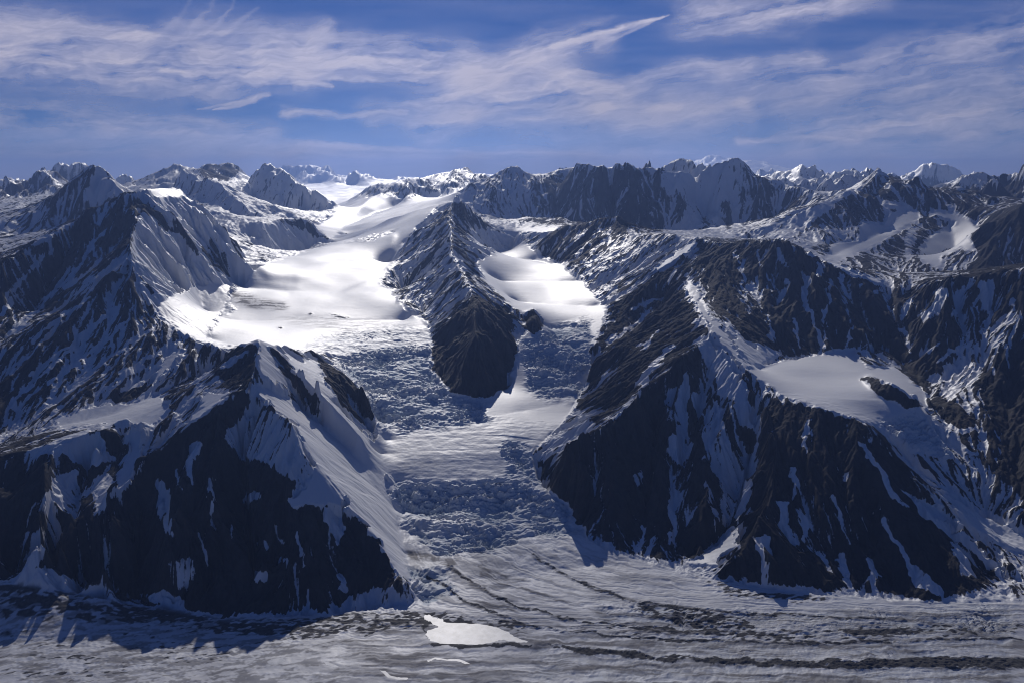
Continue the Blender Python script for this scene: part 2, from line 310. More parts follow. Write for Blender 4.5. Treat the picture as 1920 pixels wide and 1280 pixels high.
#@PAINT
# Ground cover surveyed from the photograph: layer|value|feather|outline.  S snow cover, A glacier surface, C crevassed ice,
# D rock debris on ice, T dirty ice.  Later outlines overrule earlier ones.
PAINT = """
S|.5|1|-400,-400;2400,-400;2400,1700;-400,1700
S|.62|10|-400,200;2400,200;2400,440;1500,440;1300,440;900,440;430,440;0,440;-400,440
S|.48|6|0,345;90,320;178,313;250,365;100,440;0,490;-300,500;-300,345
S|.8|6|150,375;180,325;235,350;200,380
S|.5|5|640,385;715,345;800,337;870,320;925,330;890,350;760,372;680,385
S|.55|5|880,345;965,312;1000,330;1075,318;1080,330;1040,400;1060,430;890,405
S|.3|8|1000,345;1090,315;1235,322;1280,400;1290,440;1080,440;1020,400
S|.85|8|1235,328;1330,315;1372,305;1400,380;1380,445;1290,445;1240,440;1275,400
S|.3|6|1262,350;1290,380;1275,420;1235,425;1250,380
S|.3|4|1300,375;1320,400;1345,430;1320,420
S|.3|4|1350,380;1370,375;1375,430;1360,440
S|.45|8|1365,305;1390,310;1440,340;1560,380;1480,410;1390,430;1385,370
S|.3|5|1568,376;1640,330;1722,333;1800,352;1920,340;1920,500;1700,540;1470,450;1440,440;1500,400
S|.95|3|1440,448;1500,400;1568,374;1560,388;1520,420;1480,450
S|.6|3|1490,450;1540,420;1600,440;1500,470
S|.8|3|1600,352;1635,335;1600,365;1560,375
A|1|3|1650,375;1700,385;1725,400;1725,410;1690,430;1650,455;1610,475;1570,490;1548,485;1565,455;1610,450;1615,415;1655,420;1665,400
S|1.2|3|1650,375;1700,385;1725,400;1725,410;1690,430;1650,455;1610,475;1570,490;1548,485;1565,455;1610,450;1615,415;1655,420;1665,400
S|.1|2|1664,390;1680,388;1684,400;1670,400
A|1|3|1745,393;1790,400;1825,415;1840,430;1818,445;1835,470;1800,465;1765,480;1765,505;1730,490;1720,470;1750,440;1795,420;1745,400
S|1.2|3|1745,393;1790,400;1825,415;1840,430;1818,445;1835,470;1800,465;1765,480;1765,505;1730,490;1720,470;1750,440;1795,420;1745,400
S|.7|3|1700,430;1720,425;1710,470;1705,520;1698,470
S|.1|6|1850,420;1920,385;2000,380;2000,500;1780,530;1840,480;1815,440
S|.33|6|0,485;100,440;250,368;250,455;245,480;180,560;120,640;50,730;0,790;-300,900;-300,600
S|.36|5|245,485;262,545;300,595;370,640;330,655;200,750;0,830;-200,880;-200,850;0,790;50,730;120,640;180,560
S|1.2|2|150,532;200,505;245,476;240,488;180,527
S|1.1|2|0,578;35,550;22,574;0,592
S|1.0|4|65,448;102,438;98,444;70,456
S|.92|5|250,455;275,362;345,358;430,440;500,500;430,540;400,600;384,642;300,595;262,545;252,500
S|1.3|5|290,578;335,545;385,530;440,535;425,570;402,605;384,648;345,628
S|1.3|3|275,355;300,350;345,355;345,370;300,372
S|.2|3|262,372;285,385;300,400;345,445;325,440;290,412;262,395
S|.15|3|245,380;262,372;262,400;240,455;190,470;170,430;200,400
S|.3|4|375,470;400,440;430,490;440,524;410,510
S|.3|3|318,403;335,420;365,455;370,485;340,450
S|.3|2|256,505;268,515;296,555;285,552
S|.68|5|275,340;325,310;450,330;505,310;600,360;632,395;600,410;540,418;480,405;440,405;380,390;345,355
S|.3|3|365,322;390,308;430,308;450,325;425,340;390,335
S|.95|4|400,398;440,410;490,418;560,420;632,458;590,472;540,486;500,472;450,440
S|.2|3|520,411;560,411;632,456;600,448;565,432
S|.2|2|655,447;672,440;680,446;662,450
A|1|3|590,425;632,395;600,370;560,345;640,335;700,332;760,340;690,352;645,380;700,365;760,375;850,362;885,375;830,382;745,430;650,456;632,458
S|1.2|3|590,425;632,395;600,370;560,345;640,335;700,332;760,340;690,352;645,380;700,365;760,375;850,362;885,375;830,382;745,430;650,456;632,458
S|.35|3|665,393;700,368;720,372;735,380;700,392
S|.35|2|636,430;660,405;668,405;648,428
S|.4|3|672,428;720,415;725,420;690,438
A|1|4|385,642;430,560;480,505;540,487;620,458;650,458;700,455;745,430;790,394;825,383;780,430;745,480;713,528;760,575;800,600;812,642;740,642;640,665;560,652;455,648
S|1.3|4|385,642;430,560;480,505;540,487;620,458;650,458;700,455;745,430;790,394;825,383;780,430;745,480;713,528;760,575;800,600;812,642;740,642;640,665;560,652;455,648
E|26|6|470,492;560,482;640,458;745,440;735,480;700,508;620,516;560,526;500,522
E|-12|5|480,535;560,540;640,530;700,520;640,545;540,552
T|.85|5|432,545;452,548;500,565;545,572;530,580;470,577;440,565
D|.8|1.5|610,588;640,592;660,596;640,598
D|.8|1|575,586;588,588;580,591
D|.8|1|518,612;532,612;528,617
A|1|4|890,490;940,470;985,452;1000,470;1050,495;1110,545;1142,580;1100,604;1000,604;960,575;910,530
S|1.3|4|890,490;940,470;985,452;1000,470;1050,495;1110,545;1142,580;1100,604;1000,604;960,575;910,530
S|1.2|3|900,412;960,440;1020,437;1050,425;1020,425;960,424
S|.1|2|970,413;1000,409;1030,410;1058,408;1058,418;1030,420;1000,418
S|.42|4|850,376;900,405;960,440;1000,450;940,460;900,480;890,510;960,570;975,640;960,720;910,745;850,738;803,690;810,620;760,570;713,528;740,480;780,430
S|.75|4|872,420;930,432;985,442;960,460;912,477;885,468
S|.3|3|850,378;880,395;905,430;890,420;870,410;855,420
S|-.2|5|825,620;885,558;950,580;968,640;955,720;910,744;850,737;803,690;808,650
S|1.2|2|842,474;856,480;878,500;872,503;850,486
S|.14|4|1020,437;1090,425;1165,408;1185,430;1135,470;1085,492;1010,482;1030,455
S|.48|4|1180,425;1290,447;1290,520;1180,590;1140,562;1090,500;1135,470
S|1.3|2|1226,503;1295,455;1310,456;1262,496;1230,514
S|.12|6|1290,478;1335,625;1270,680;1200,740;1130,800;1060,850;995,850;1060,790;1100,720;1110,650;1140,590;1160,540;1230,515
S|1|2|1252,528;1275,500;1276,508;1258,535
S|1|2|1237,655;1265,643;1240,680;1216,705;1196,735;1194,715;1215,690
S|1.2|2|1210,722;1213,728;1160,800;1130,818;1150,780
S|.72|4|1050,775;1140,762;1112,790;1065,857;1030,850;1020,800
S|1|2|1118,858;1150,842;1180,820;1188,828;1155,855;1120,860
S|.08|6|1335,625;1420,735;1430,760;1420,850;1400,970;1300,1050;1200,1050;1100,1010;1030,910;1000,860;1130,800;1200,740;1270,680
S|1.1|3|1305,640;1325,630;1345,640;1385,690;1400,730;1422,780;1416,815;1390,790;1372,745;1350,745;1340,700;1318,680
S|.7|3|1250,790;1260,735;1290,690;1297,745;1285,790
S|.9|3|1254,845;1262,800;1290,793;1290,850;1275,872
S|.85|2|1262,925;1270,900;1268,960;1258,1018;1254,1015;1258,960
S|.62|4|1315,745;1345,760;1370,830;1400,870;1415,840;1425,790;1420,850;1397,960;1350,990;1345,900;1320,820
S|1|2|1388,870;1400,850;1412,850;1400,950;1380,985;1385,930
S|1.3|2|1397,970;1380,1005;1345,1066;1283,1053;1325,1035;1370,995
S|.9|2|1195,890;1203,882;1200,910;1190,915
S|.9|1.5|1205,985;1210,985;1208,1030;1203,1030
S|1.4|3|1288,512;1300,525;1330,588;1375,640;1410,688;1392,688;1355,645;1320,600;1296,565;1284,540
S|1.1|2|1300,598;1318,600;1325,612;1305,606
S|.1|6|1312,447;1470,451;1640,528;1700,545;1640,610;1600,655;1500,668;1430,688;1400,670;1340,590;1302,510
S|1.15|3|1345,590;1400,640;1470,662;1420,690;1395,675
S|1|2|1506,508;1518,528;1513,560;1532,610;1552,655;1540,652;1518,600;1502,560
S|1|1.5|1528,488;1545,500;1542,522;1530,512
S|.9|1.5|1555,520;1560,530;1550,580;1555,640;1548,640;1545,580
S|.8|2|1448,458;1462,462;1478,500;1468,500
S|.9|1.5|1353,498;1360,508;1410,590;1404,588
S|.8|1.5|1425,565;1440,600;1455,640;1448,640
S|.8|1.5|1470,520;1477,522;1476,568;1470,565
S|1.2|1.5|1575,520;1582,515;1576,530
S|1.2|1.5|1616,533;1622,531;1617,538
S|1.2|1.5|1640,552;1652,540;1648,552
S|1.2|1.5|1480,448;1530,475;1620,515;1690,542;1640,532;1560,500
S|.15|6|1700,547;1850,516;2000,490;2000,960;1860,890;1800,820;1740,760;1660,655;1625,640;1640,610
S|1|2|1752,547;1776,538;1772,570;1738,605;1722,592;1750,572
S|1|2|1800,560;1815,553;1795,590;1782,595
S|1|2|1838,530;1862,525;1866,560;1852,600;1836,560
S|.8|2|1695,570;1712,555;1700,600;1690,590
S|.5|5|1740,700;1780,690;1800,650;1850,640;1830,700;1855,790;1800,765;1760,730
S|.55|4|1860,600;1920,580;1900,650;1870,660
S|-.2|12|1850,720;2000,600;2000,980;1900,920
S|0|6|1420,735;1525,762;1600,782;1640,830;1880,1090;1750,1125;1500,1108;1350,1088;1370,1060;1400,980;1430,860
S|.9|2|1510,790;1520,783;1516,830;1506,850
S|.9|2|1484,875;1492,880;1497,930;1490,940
S|.95|2|1460,935;1478,935;1482,990;1497,1022;1480,1020;1466,980
S|.95|2|1412,1008;1430,1003;1448,1055;1455,1098;1440,1092;1430,1040
S|.9|2|1500,960;1508,960;1510,1015;1502,1015
S|.95|1.5|1585,890;1590,885;1590,905;1582,900
S|1|2|1608,815;1625,832;1660,890;1692,950;1684,956;1650,900
S|.9|2|1640,935;1662,970;1700,1040;1760,1100;1768,1122;1740,1110;1690,1045
S|.9|2|1566,1040;1578,1040;1596,1080;1612,1122;1592,1112
S|.85|2|1620,1045;1640,1048;1650,1122;1632,1105
S|.85|2|1540,1030;1550,1040;1560,1075;1548,1060
S|1.2|2|1696,918;1720,930;1790,985;1850,1040;1902,1098;1880,1090;1800,1012;1740,975
S|.8|3|1780,1010;1820,1040;1830,1080;1800,1080
A|1|3|1395,690;1500,668;1600,655;1625,690;1680,690;1735,735;1745,790;1790,850;1770,860;1700,830;1640,795;1600,782;1480,745
S|1.25|3|1395,690;1500,668;1600,655;1625,690;1680,690;1735,735;1720,780;1680,770;1640,790;1600,782;1480,745
S|.8|4|1640,790;1720,770;1780,830;1800,860;1740,850;1700,840
S|.42|5|1740,840;1790,830;1860,900;2000,1000;2000,1070;1900,1020;1800,940;1700,860
S|1.1|3|1770,925;1850,965;1960,1010;1960,1050;1860,1012;1800,975
s|1.1|9|1770,925;1850,965;1960,1030
s|.9|5|1745,790;1800,810;1830,800
s|.9|5|1790,830;1830,850
S|-.2|2|1615,706;1630,704;1665,722;1700,740;1732,760;1700,765;1660,748;1630,725
S|.45|6|200,750;330,655;430,660;465,725;420,750;350,800;300,812;150,805;0,835;0,815
S|1.25|2|95,802;105,780;200,752;290,692;328,655;350,660;318,692;282,732;320,755;325,768;280,797;200,800;150,804
S|.05|3|205,742;250,725;292,700;262,750;212,756
S|1.2|2|345,812;362,775;392,735;432,728;418,752;385,790
S|1.0|2|360,720;395,680;402,684;375,720
S|.1|5|440,650;485,640;478,690;465,725;430,730;410,700
S|1.0|2|415,690;460,655;462,660;430,690
S|.15|6|-50,845;100,812;180,806;290,800;250,880;215,935;195,1085;0,1090;-200,1090;-200,880
S|1.0|3|60,843;110,822;168,806;198,830;210,858;180,873;140,870;120,850;85,853
S|1.2|2|230,812;292,796;266,842;250,900;210,935;222,880;242,850
S|.95|3|172,898;205,885;206,940;185,968;172,930
S|.75|3|132,882;152,878;130,930;108,965;70,960;100,900
S|1|3|50,1000;75,985;85,1032;60,1080;30,1092;48,1050
S|.9|3|20,1092;60,1070;100,1065;140,1090;182,1122;130,1130
S|.05|3|-100,880;0,875;60,880;20,930;-100,940
S|1.2|2|485,640;502,650;522,682;532,720;548,738;500,722;481,690
S|1.2|3|528,654;560,668;592,674;610,718;642,760;684,802;700,832;650,822;600,772;560,712;540,680
S|0|2|595,671;640,695;680,735;693,782;682,796;640,752;610,712
S|.1|2|512,656;545,688;590,740;604,762;562,738;535,702
S|1.2|3|590,775;690,805;725,850;735,895;690,882;640,842
S|.02|4|465,728;420,752;350,802;290,852;215,937;200,1000;195,1085;222,1118;430,1158;750,1125;742,1065;690,992;640,947;560,952;545,930;560,870;560,812;500,768
S|.8|4|415,822;465,760;500,765;560,802;588,862;560,882;545,900;500,870;450,858
S|1.3|2|470,720;492,722;545,746;600,792;650,836;700,862;730,900;742,932;748,970;762,1020;772,1060;768,1092;735,1058;702,1010;686,985;662,960;640,944;600,944;555,950;545,930;582,900;584,865;570,830;545,790;512,764;488,742
S|.1|2|640,935;650,932;655,940;645,942
S|1.1|2|350,832;372,827;367,870;357,918;351,880
S|.85|3|290,905;308,898;325,955;328,1010;312,992;296,960
S|.9|2|458,938;468,922;484,920;484,932;456,952
S|.9|2|610,946;636,958;649,990;632,1012;626,1030;618,985
S|1|1.5|483,1018;490,1015;502,1030;492,1036
S|.9|2|473,1075;495,1065;502,1075;485,1096
S|.9|1.5|525,1045;531,1045;531,1070;526,1070
S|.8|2|430,990;438,980;440,1000;432,1010
S|.9|2|632,1080;645,1085;650,1110;636,1105
S|.6|5|320,1050;360,1040;372,1070;345,1110;325,1100
S|1.1|3|262,1115;318,1104;343,1132;350,1156;330,1150;300,1130
S|.75|4|430,1150;530,1150;640,1135;700,1102;735,1098;790,1140;640,1150;500,1166
S|.7|5|1180,1040;1290,1062;1420,1092;1600,1108;1750,1125;1900,1100;1900,1135;1700,1140;1400,1120;1250,1090
d|1.1|3|806,1206;860,1212;930,1208;1000,1208
d|1.2|5|770,1160;790,1172;815,1172
d|1.0|3|780,1150;800,1190
d|.6|3|800,1075;880,1130;1000,1175;1200,1196;1500,1204;1920,1196
d|.57|3|1000,1040;1080,1090;1200,1130;1400,1150;1700,1160
d|.57|3|840,1060;930,1120;1060,1160;1300,1185
T|.95|3|880,1090;960,1095;940,1110;890,1106
T|.95|3|840,1118;930,1126;1000,1142;930,1147
T|.9|3|900,1070;1000,1083;980,1100;900,1084
T|.9|3|820,1075;870,1085;860,1096;815,1090
s|1|3|1330,700;1345,760;1350,830;1362,900;1355,960
s|1|3|1370,760;1390,820;1398,860
s|.9|2.5|1300,740;1320,800;1325,860
s|.9|2.5|1325,900;1335,960;1340,1000
s|1|4|1415,765;1418,830;1405,900;1392,960
s|.9|3|1560,930;1580,980;1590,1020
s|.9|3|1420,820;1430,780
s|.9|3|1375,650;1420,700
s|.9|2.5|330,880;335,920
s|.9|2.5|400,900;398,960
s|.9|2.5|520,980;528,1020
s|.9|2.5|560,1000;566,1060
s|.8|2.5|380,1000;390,1060
s|1|3|60,700;140,640;200,590
s|1|3|90,720;170,660;240,600
s|1|3|130,730;220,660;290,610
s|1|3|180,740;260,690;320,640
s|1|3|20,760;80,700;150,640
s|1|4|230,700;300,660;340,640
s|1|3|60,640;120,590;170,560
s|.9|3|20,700;70,650;110,610
s|.9|3|30,620;90,560;130,510
s|.9|3|10,560;60,500;100,470
s|.9|3|120,540;160,480;200,430
s|.9|3|160,560;190,520;210,490
s|.9|2|750,520;790,470;830,420
s|.9|2|770,540;820,480;845,440
s|1|2.5|760,560;820,500;845,478
s|1|2.5|790,570;830,520;860,500
s|.9|2|800,590;850,530;870,510
s|1|2.5|830,570;870,545;885,535
s|.9|2|735,500;775,450;810,415
s|.9|2|725,520;740,490;770,460
s|.9|2.5|1050,480;1080,450;1100,430
s|.9|2.5|1080,480;1110,450;1130,420
s|.9|2.5|1110,475;1140,440;1150,425
s|1|3|1090,520;1150,480;1190,440
s|1|3|1110,535;1180,480;1230,450
s|1|3|1125,550;1190,500;1250,460
s|1|3|1150,560;1200,530;1225,515
s|.9|2.5|1180,580;1240,560
s|.9|3|1100,620;1150,600
s|.9|3|1140,640;1200,600;1220,580
s|.9|2.5|1200,650;1240,620
s|.9|2|1380,470;1390,520;1400,560
s|.9|2|1420,470;1428,500
s|.9|2|1490,600;1500,650
s|.9|2|1580,560;1600,610;1590,650
s|.9|2.5|1690,620;1710,660
s|.9|3|1790,700;1820,660;1850,650
s|.9|3|1850,600;1870,640;1860,700
s|.9|3|1740,660;1760,640
s|.9|2.5|1900,560;1890,600
s|.8|3|1880,640;1890,690
s|.9|3|1760,680;1800,650
A|1|4|620,672;740,642;812,645;805,690;850,740;910,748;955,725;975,640;1000,604;1140,582;1110,650;1100,720;1060,790;995,850;1020,910;1080,960;1100,1010;1180,1045;1290,1075;1500,1110;1750,1130;2400,1110;2400,1700;-400,1700;-400,1090;0,1090;200,1122;430,1162;790,1142;768,1100;762,1040;742,960;737,900;705,840;700,800;692,740
S|1.3|3|620,672;740,642;812,645;805,690;850,740;910,748;955,725;975,640;1000,604;1140,582;1110,650;1100,720;1060,790;995,850;1020,910;1080,960;1100,1010;1180,1045;1290,1075;1500,1110;1750,1130;2400,1110;2400,1700;-400,1700;-400,1090;0,1090;200,1122;430,1162;790,1142;768,1100;762,1040;742,960;737,900;705,840;700,800;692,740
A|0|2|983,585;1003,580;1018,595;1015,620;1000,632;985,610
E|32|7|988,590;1003,586;1013,598;1010,615;1000,624;990,608
A|0|2|1615,706;1630,704;1665,722;1700,740;1732,760;1700,765;1660,748;1630,725
E|30|6|1620,709;1632,707;1665,724;1700,742;1725,758;1700,761;1662,745;1632,724
S|-.2|2|983,585;1003,580;1018,595;1015,620;1000,632;985,610
C|1|8|625,672;740,642;812,648;803,690;850,740;905,748;925,785;860,800;760,805;700,792;690,740
C|.45|9|560,650;650,622;740,612;818,622;812,652;740,645;640,672
T|.25|9|500,600;560,590;700,600;760,615;640,625
C|1|8|985,640;1040,615;1105,600;1108,650;1085,735;1030,748;985,720
C|.9|8|940,820;985,830;1010,880;1020,905;960,890
C|1|8|733,905;850,908;930,895;990,905;1078,960;1088,1000;990,1005;900,1040;820,1040;775,1000;745,960
C|1|5|780,1060;830,1060;862,1105;800,1135;770,1090
C|.8|6|1640,790;1720,772;1790,840;1840,890;1760,880
C|.5|10|1100,1120;1500,1150;1900,1130;1900,1190;1400,1190;1150,1170
C|.35|10|1000,1195;1900,1200;1900,1280;1000,1280
C|.5|4|370,520;385,545;440,575;430,590;390,570;360,545
T|.42|15|-400,1090;0,1090;430,1162;790,1150;1200,1150;2400,1130;2400,1700;-400,1700
T|.12|12|700,840;790,830;860,880;740,890
T|.2|12|760,1040;900,1030;1100,1030;1300,1090;1200,1150;820,1150
D|.57|6|-400,1085;0,1085;200,1116;430,1158;600,1150;790,1140;900,1155;1000,1165;980,1185;760,1180;560,1200;300,1180;120,1160;-400,1160
D|.3|20|-400,1150;120,1160;300,1180;560,1200;420,1240;100,1290;-400,1300
D|.66|4|1165,1135;1260,1136;1350,1148;1415,1168;1420,1178;1320,1180;1230,1160
D|.85|2|985,1203;1200,1222;1500,1238;1700,1232;1960,1228;1960,1252;1500,1252;1250,1238;1100,1225
t|.62|3|800,1075;880,1130;1000,1175;1200,1196;1500,1204;1920,1196
t|.62|3|840,1060;930,1120;1060,1160;1300,1185
t|.62|3|900,1060;1000,1110;1120,1145;1300,1165
t|.62|3|1000,1040;1080,1090;1200,1130;1400,1150;1700,1160;1920,1150
t|.62|3|1060,1160;1130,1165;1180,1150
t|.62|3|980,1200;1300,1215;1920,1212
t|.62|3|1000,1240;1300,1262;1700,1272;1920,1268
T|.75|4|880,1090;960,1095;940,1108;890,1104
T|.75|4|840,1120;930,1128;1000,1140;930,1145
T|.7|3|760,1030;860,1050;850,1060;770,1045
T|.7|3|900,1070;1000,1085;980,1098;900,1082
D|.55|8|1280,1068;1400,1100;1560,1115;1560,1130;1360,1120
D|.6|8|1120,1175;1500,1180;1920,1165;1920,1185;1500,1200;1150,1190
"""

# ------------------------------------------------------------------ membrane surface through the lines (log-polar grid)
TH0, TH1 = math.radians(-50), math.radians(50)
R0, R1 = 1650.0, 80000.0
DT = math.radians(0.125)
NT = int((TH1 - TH0) / DT) + 1
L0, L1 = math.log(R0), math.log(R1)
NR = int((L1 - L0) / DT) + 1
cz = np.zeros((NR, NT)); cn = np.zeros((NR, NT)); ctag = np.full((NR, NT), -1, np.int16)
NAMES = []
for ln in LINES.strip().splitlines():
    nm, pts = ln.split('|')
    P = []
    for q in pts.split(';'):
        a, b, c = q.split(',')
        P.append(world_pt(float(a), float(b), c))
    if nm not in NAMES: NAMES.append(nm)
    for a, b in zip(P[:-1], P[1:]):
        a = np.array(a); b = np.array(b)
        ra = math.hypot(a[0], a[1]); rb = math.hypot(b[0], b[1])
        n = int(max(2, 3 * np.linalg.norm((b - a)[:2]) / (min(ra, rb) * DT)))
        t = np.linspace(0, 1, n)[:, None]
        q = a + (b - a) * t
        th = np.arctan2(q[:, 0], q[:, 1]); lr = np.log(np.hypot(q[:, 0], q[:, 1]))
        i = np.round((lr - L0) / DT).astype(int); j = np.round((th - TH0) / DT).astype(int)
        ok = (i >= 0) & (i < NR) & (j >= 0) & (j < NT)
        np.add.at(cz, (i[ok], j[ok]), q[ok, 2]); np.add.at(cn, (i[ok], j[ok]), 1)
        ctag[i[ok], j[ok]] = NAMES.index(nm)
def line3(P, tg):
    for a, b in zip(P[:-1], P[1:]):
        a = np.array(a, float); b = np.array(b, float)
        n = int(max(3, 3 * np.linalg.norm((b - a)[:2]) / (math.hypot(a[0], a[1]) * DT)))
        t = np.linspace(0, 1, n)[:, None]; q = a + (b - a) * t
        th = np.arctan2(q[:, 0], q[:, 1]); lr = np.log(np.hypot(q[:, 0], q[:, 1]))
        i = np.round((lr - L0) / DT).astype(int); j = np.round((th - TH0) / DT).astype(int)
        ok = (i >= 0) & (i < NR - 1) & (j >= 0) & (j < NT)
        i, j, q = i[ok], j[ok], q[ok]
        fr = cn[i, j] == 0
        i, j, q = i[fr], j[fr], q[fr]
        cz[i, j] += q[:, 2]; cn[i, j] += 1; ctag[i, j] = tg
rng = np.random.RandomState(11)
for k in range(190):
    r_ = 12500 * math.exp(rng.uniform(0, 1.35)); th = math.radians(rng.uniform(-44, 44))
    pxk = 960 + 1530 * math.tan(th)
    if 560 < pxk < 905 and r_ < 30000: continue
    if 300 < pxk <= 560 and r_ < 17500: continue
    if pxk <= 300 and r_ < 17500: continue
    zt_ = H - r_ * math.tan(math.radians(rng.uniform(.02, .55)))
    if pxk > 1340: zt_ += r_ * math.tan(math.radians(.12))
    x_, y_ = r_ * math.sin(th), r_ * math.cos(th); a0 = rng.uniform(0, 6.28)
    ns = rng.randint(3, 5)
    for m_ in range(ns):
        an = a0 + m_ * 6.283 / ns + rng.uniform(-.35, .35); L_ = r_ * rng.uniform(.035, .075)
        mx, my = x_ + .45 * L_ * math.sin(an), y_ + .45 * L_ * math.cos(an)
        ex_, ey_ = x_ + L_ * math.sin(an + .25), y_ + L_ * math.cos(an + .25)
        hz = (zt_ - 1230)
        line3([(x_, y_, zt_), (mx, my, zt_ - hz * rng.uniform(.42, .62)), (ex_, ey_, 1230)], NAMES.index('farnorth'))
cz[0, :] = 0; cn[0, :] = 1
cz[-1, :] = 1350; cn[-1, :] = 1

def solve():
    z = None
    for lv in (64, 32, 16, 8, 4, 2, 1):
        nr, ntt = -(-NR // lv), -(-NT // lv)
        pz = np.zeros((nr * lv, ntt * lv)); pn = pz.copy()
        pz[:NR, :NT] = cz; pn[:NR, :NT] = cn
        bz = pz.reshape(nr, lv, ntt, lv).sum((1, 3)); bn = pn.reshape(nr, lv, ntt, lv).sum((1, 3))
        m = bn > 0
        v = np.where(m, bz / np.maximum(bn, 1e-9), 0).astype(f32)
        if z is None:
            z = np.full((nr, ntt), v[m].mean(), f32)
        else:
            z = np.repeat(np.repeat(z, 2, 0), 2, 1)[:nr, :ntt]
            if z.shape != (nr, ntt):
                z = np.pad(z, ((0, nr - z.shape[0]), (0, ntt - z.shape[1])), mode='edge')
        z = np.where(m, v, z)
        for it in range(300 if lv > 2 else 120):
            p = np.pad(z, 1, mode='edge')
            s = (p[:-2, 1:-1] + p[2:, 1:-1] + p[1:-1, :-2] + p[1:-1, 2:]) * f32(.25)
            z = np.where(m, v, s)
    return z
Z = solve()
def blur(a, n):
    for _ in range(n):
        p = np.pad(a, ((1, 1), (0, 0)), mode='edge'); a = (p[:-2] + 2 * p[1:-1] + p[2:]) * f32(.25)
        p = np.pad(a, ((0, 0), (1, 1)), mode='edge'); a = (p[:, :-2] + 2 * p[:, 1:-1] + p[:, 2:]) * f32(.25)
    return a
# region of every cell: spread the tags of the lines
tag = ctag.copy()
GI = NAMES.index('G'); VI = NAMES.index('V')
tag[tag == VI] = -1
for it in range(400):
    if not (tag < 0).any(): break
    p = np.pad(tag, 1, mode='edge')
    for s in ((0, 1), (2, 1), (1, 0), (1, 2)):
        q = p[s[0]:s[0] + NR, s[1]:s[1] + NT]
        tag = np.where(tag < 0, q, tag)
tag[tag < 0] = GI
# the nearest MOUNTAIN (glacier lines ignored)
mt = ctag.copy(); mt[(mt == GI) | (mt == VI)] = -1
for it in range(600):
    if not (mt < 0).any(): break
    p = np.pad(mt, 1, mode='edge')
    for s in ((0, 1), (2, 1), (1, 0), (1, 2)):
        q = p[s[0]:s[0] + NR, s[1]:s[1] + NT]
        mt = np.where(mt < 0, q, mt)
mt[mt < 0] = NAMES.index('west')
print('solved', NR, NT, round(time.time() - T0, 1))
Zs = blur(Z, 1)
gz = blur(Z, 6)
gR = np.gradient(gz, axis=0) / DT; gT = np.gradient(gz, axis=1) / DT      # dz/dlnr, dz/dtheta

# ------------------------------------------------------------------ the fine fan mesh
QUAL = 1.0
def rows(a, b, d):
    return list(np.exp(np.arange(math.log(a), math.log(b), d / QUAL)))
rr = rows(1700, 2500, .004) + rows(2500, 2900, .0016) + rows(2900, 6900, .00095) + rows(6900, 13000, .0016) + rows(13000, 30000, .0032) + rows(30000, 79000, .006)
rr = np.array(rr, np.float64)
tt = np.concatenate([np.arange(-48, -35, .25), np.arange(-35, 35, .062 / QUAL), np.arange(35, 48.01, .25)])
tt = np.radians(tt)
NRr, NTt = len(rr), len(tt)
print('grid', NRr, NTt, NRr * NTt)
fi = (np.log(rr) - L0) / DT; fj = (tt - TH0) / DT
i0 = np.clip(np.floor(fi).astype(int), 0, NR - 2); j0 = np.clip(np.floor(fj).astype(int), 0, NT - 2)
wi = (fi - i0).astype(f32)[:, None]; wj = (fj - j0).astype(f32)[None, :]
def samp(A):
    r_ = A[i0] * (1 - wi) + A[i0 + 1] * wi
    return r_[:, j0] * (1 - wj) + r_[:, j0 + 1] * wj
base = samp(Zs.astype(f32))
lnr = np.log(rr).astype(f32)[:, None]
sth = np.sin(tt).astype(f32)[None, :]; cth = np.cos(tt).astype(f32)[None, :]
R = rr.astype(f32)[:, None]
X = R * sth; Y = R * cth
a = samp(gR.astype(f32)) / R; b = samp(gT.astype(f32)) / R
GX = a * sth + b * cth; GY = a * cth - b * sth          # world gradient
slope = np.sqrt(GX * GX + GY * GY)
#@DETAIL
PW, PH, PO = 1200, 850, 200           # survey raster at half the photograph's scale with a margin
def poly_mask(pts, fe):
    P_ = np.array(pts) / 2 + PO / 2
    pad = int(fe * 1.5) + 3
    x0 = int(max(0, P_[:, 0].min() - pad)); x1 = int(min(PW, P_[:, 0].max() + pad + 1))
    y0 = int(max(0, P_[:, 1].min() - pad)); y1 = int(min(PH, P_[:, 1].max() + pad + 1))
    if x1 <= x0 or y1 <= y0: return None
    acc = np.zeros((y1 - y0, x1 - x0), f32)
    for ox, oy in ((.25, .25), (.75, .25), (.25, .75), (.75, .75)):
        gx_ = (np.arange(x0, x1) + ox)[None, :]; gy_ = (np.arange(y0, y1) + oy)[:, None]
        ins = np.zeros(acc.shape, bool)
        for k in range(len(P_)):
            xa, ya = P_[k]; xb, yb = P_[(k + 1) % len(P_)]
            if ya == yb: continue
            c_ = (ya > gy_) != (yb > gy_)
            ins ^= c_ & (gx_ < (xb - xa) * (gy_ - ya) / (yb - ya) + xa)
        acc += ins * f32(.25)
    for _ in range(int(fe * fe / 4) + 1 if fe > 1 else 0):
        acc = blur(acc, 1)
    return x0, x1, y0, y1, acc
MAPS = {k: np.zeros((PH, PW), f32) for k in 'SACDTE'}
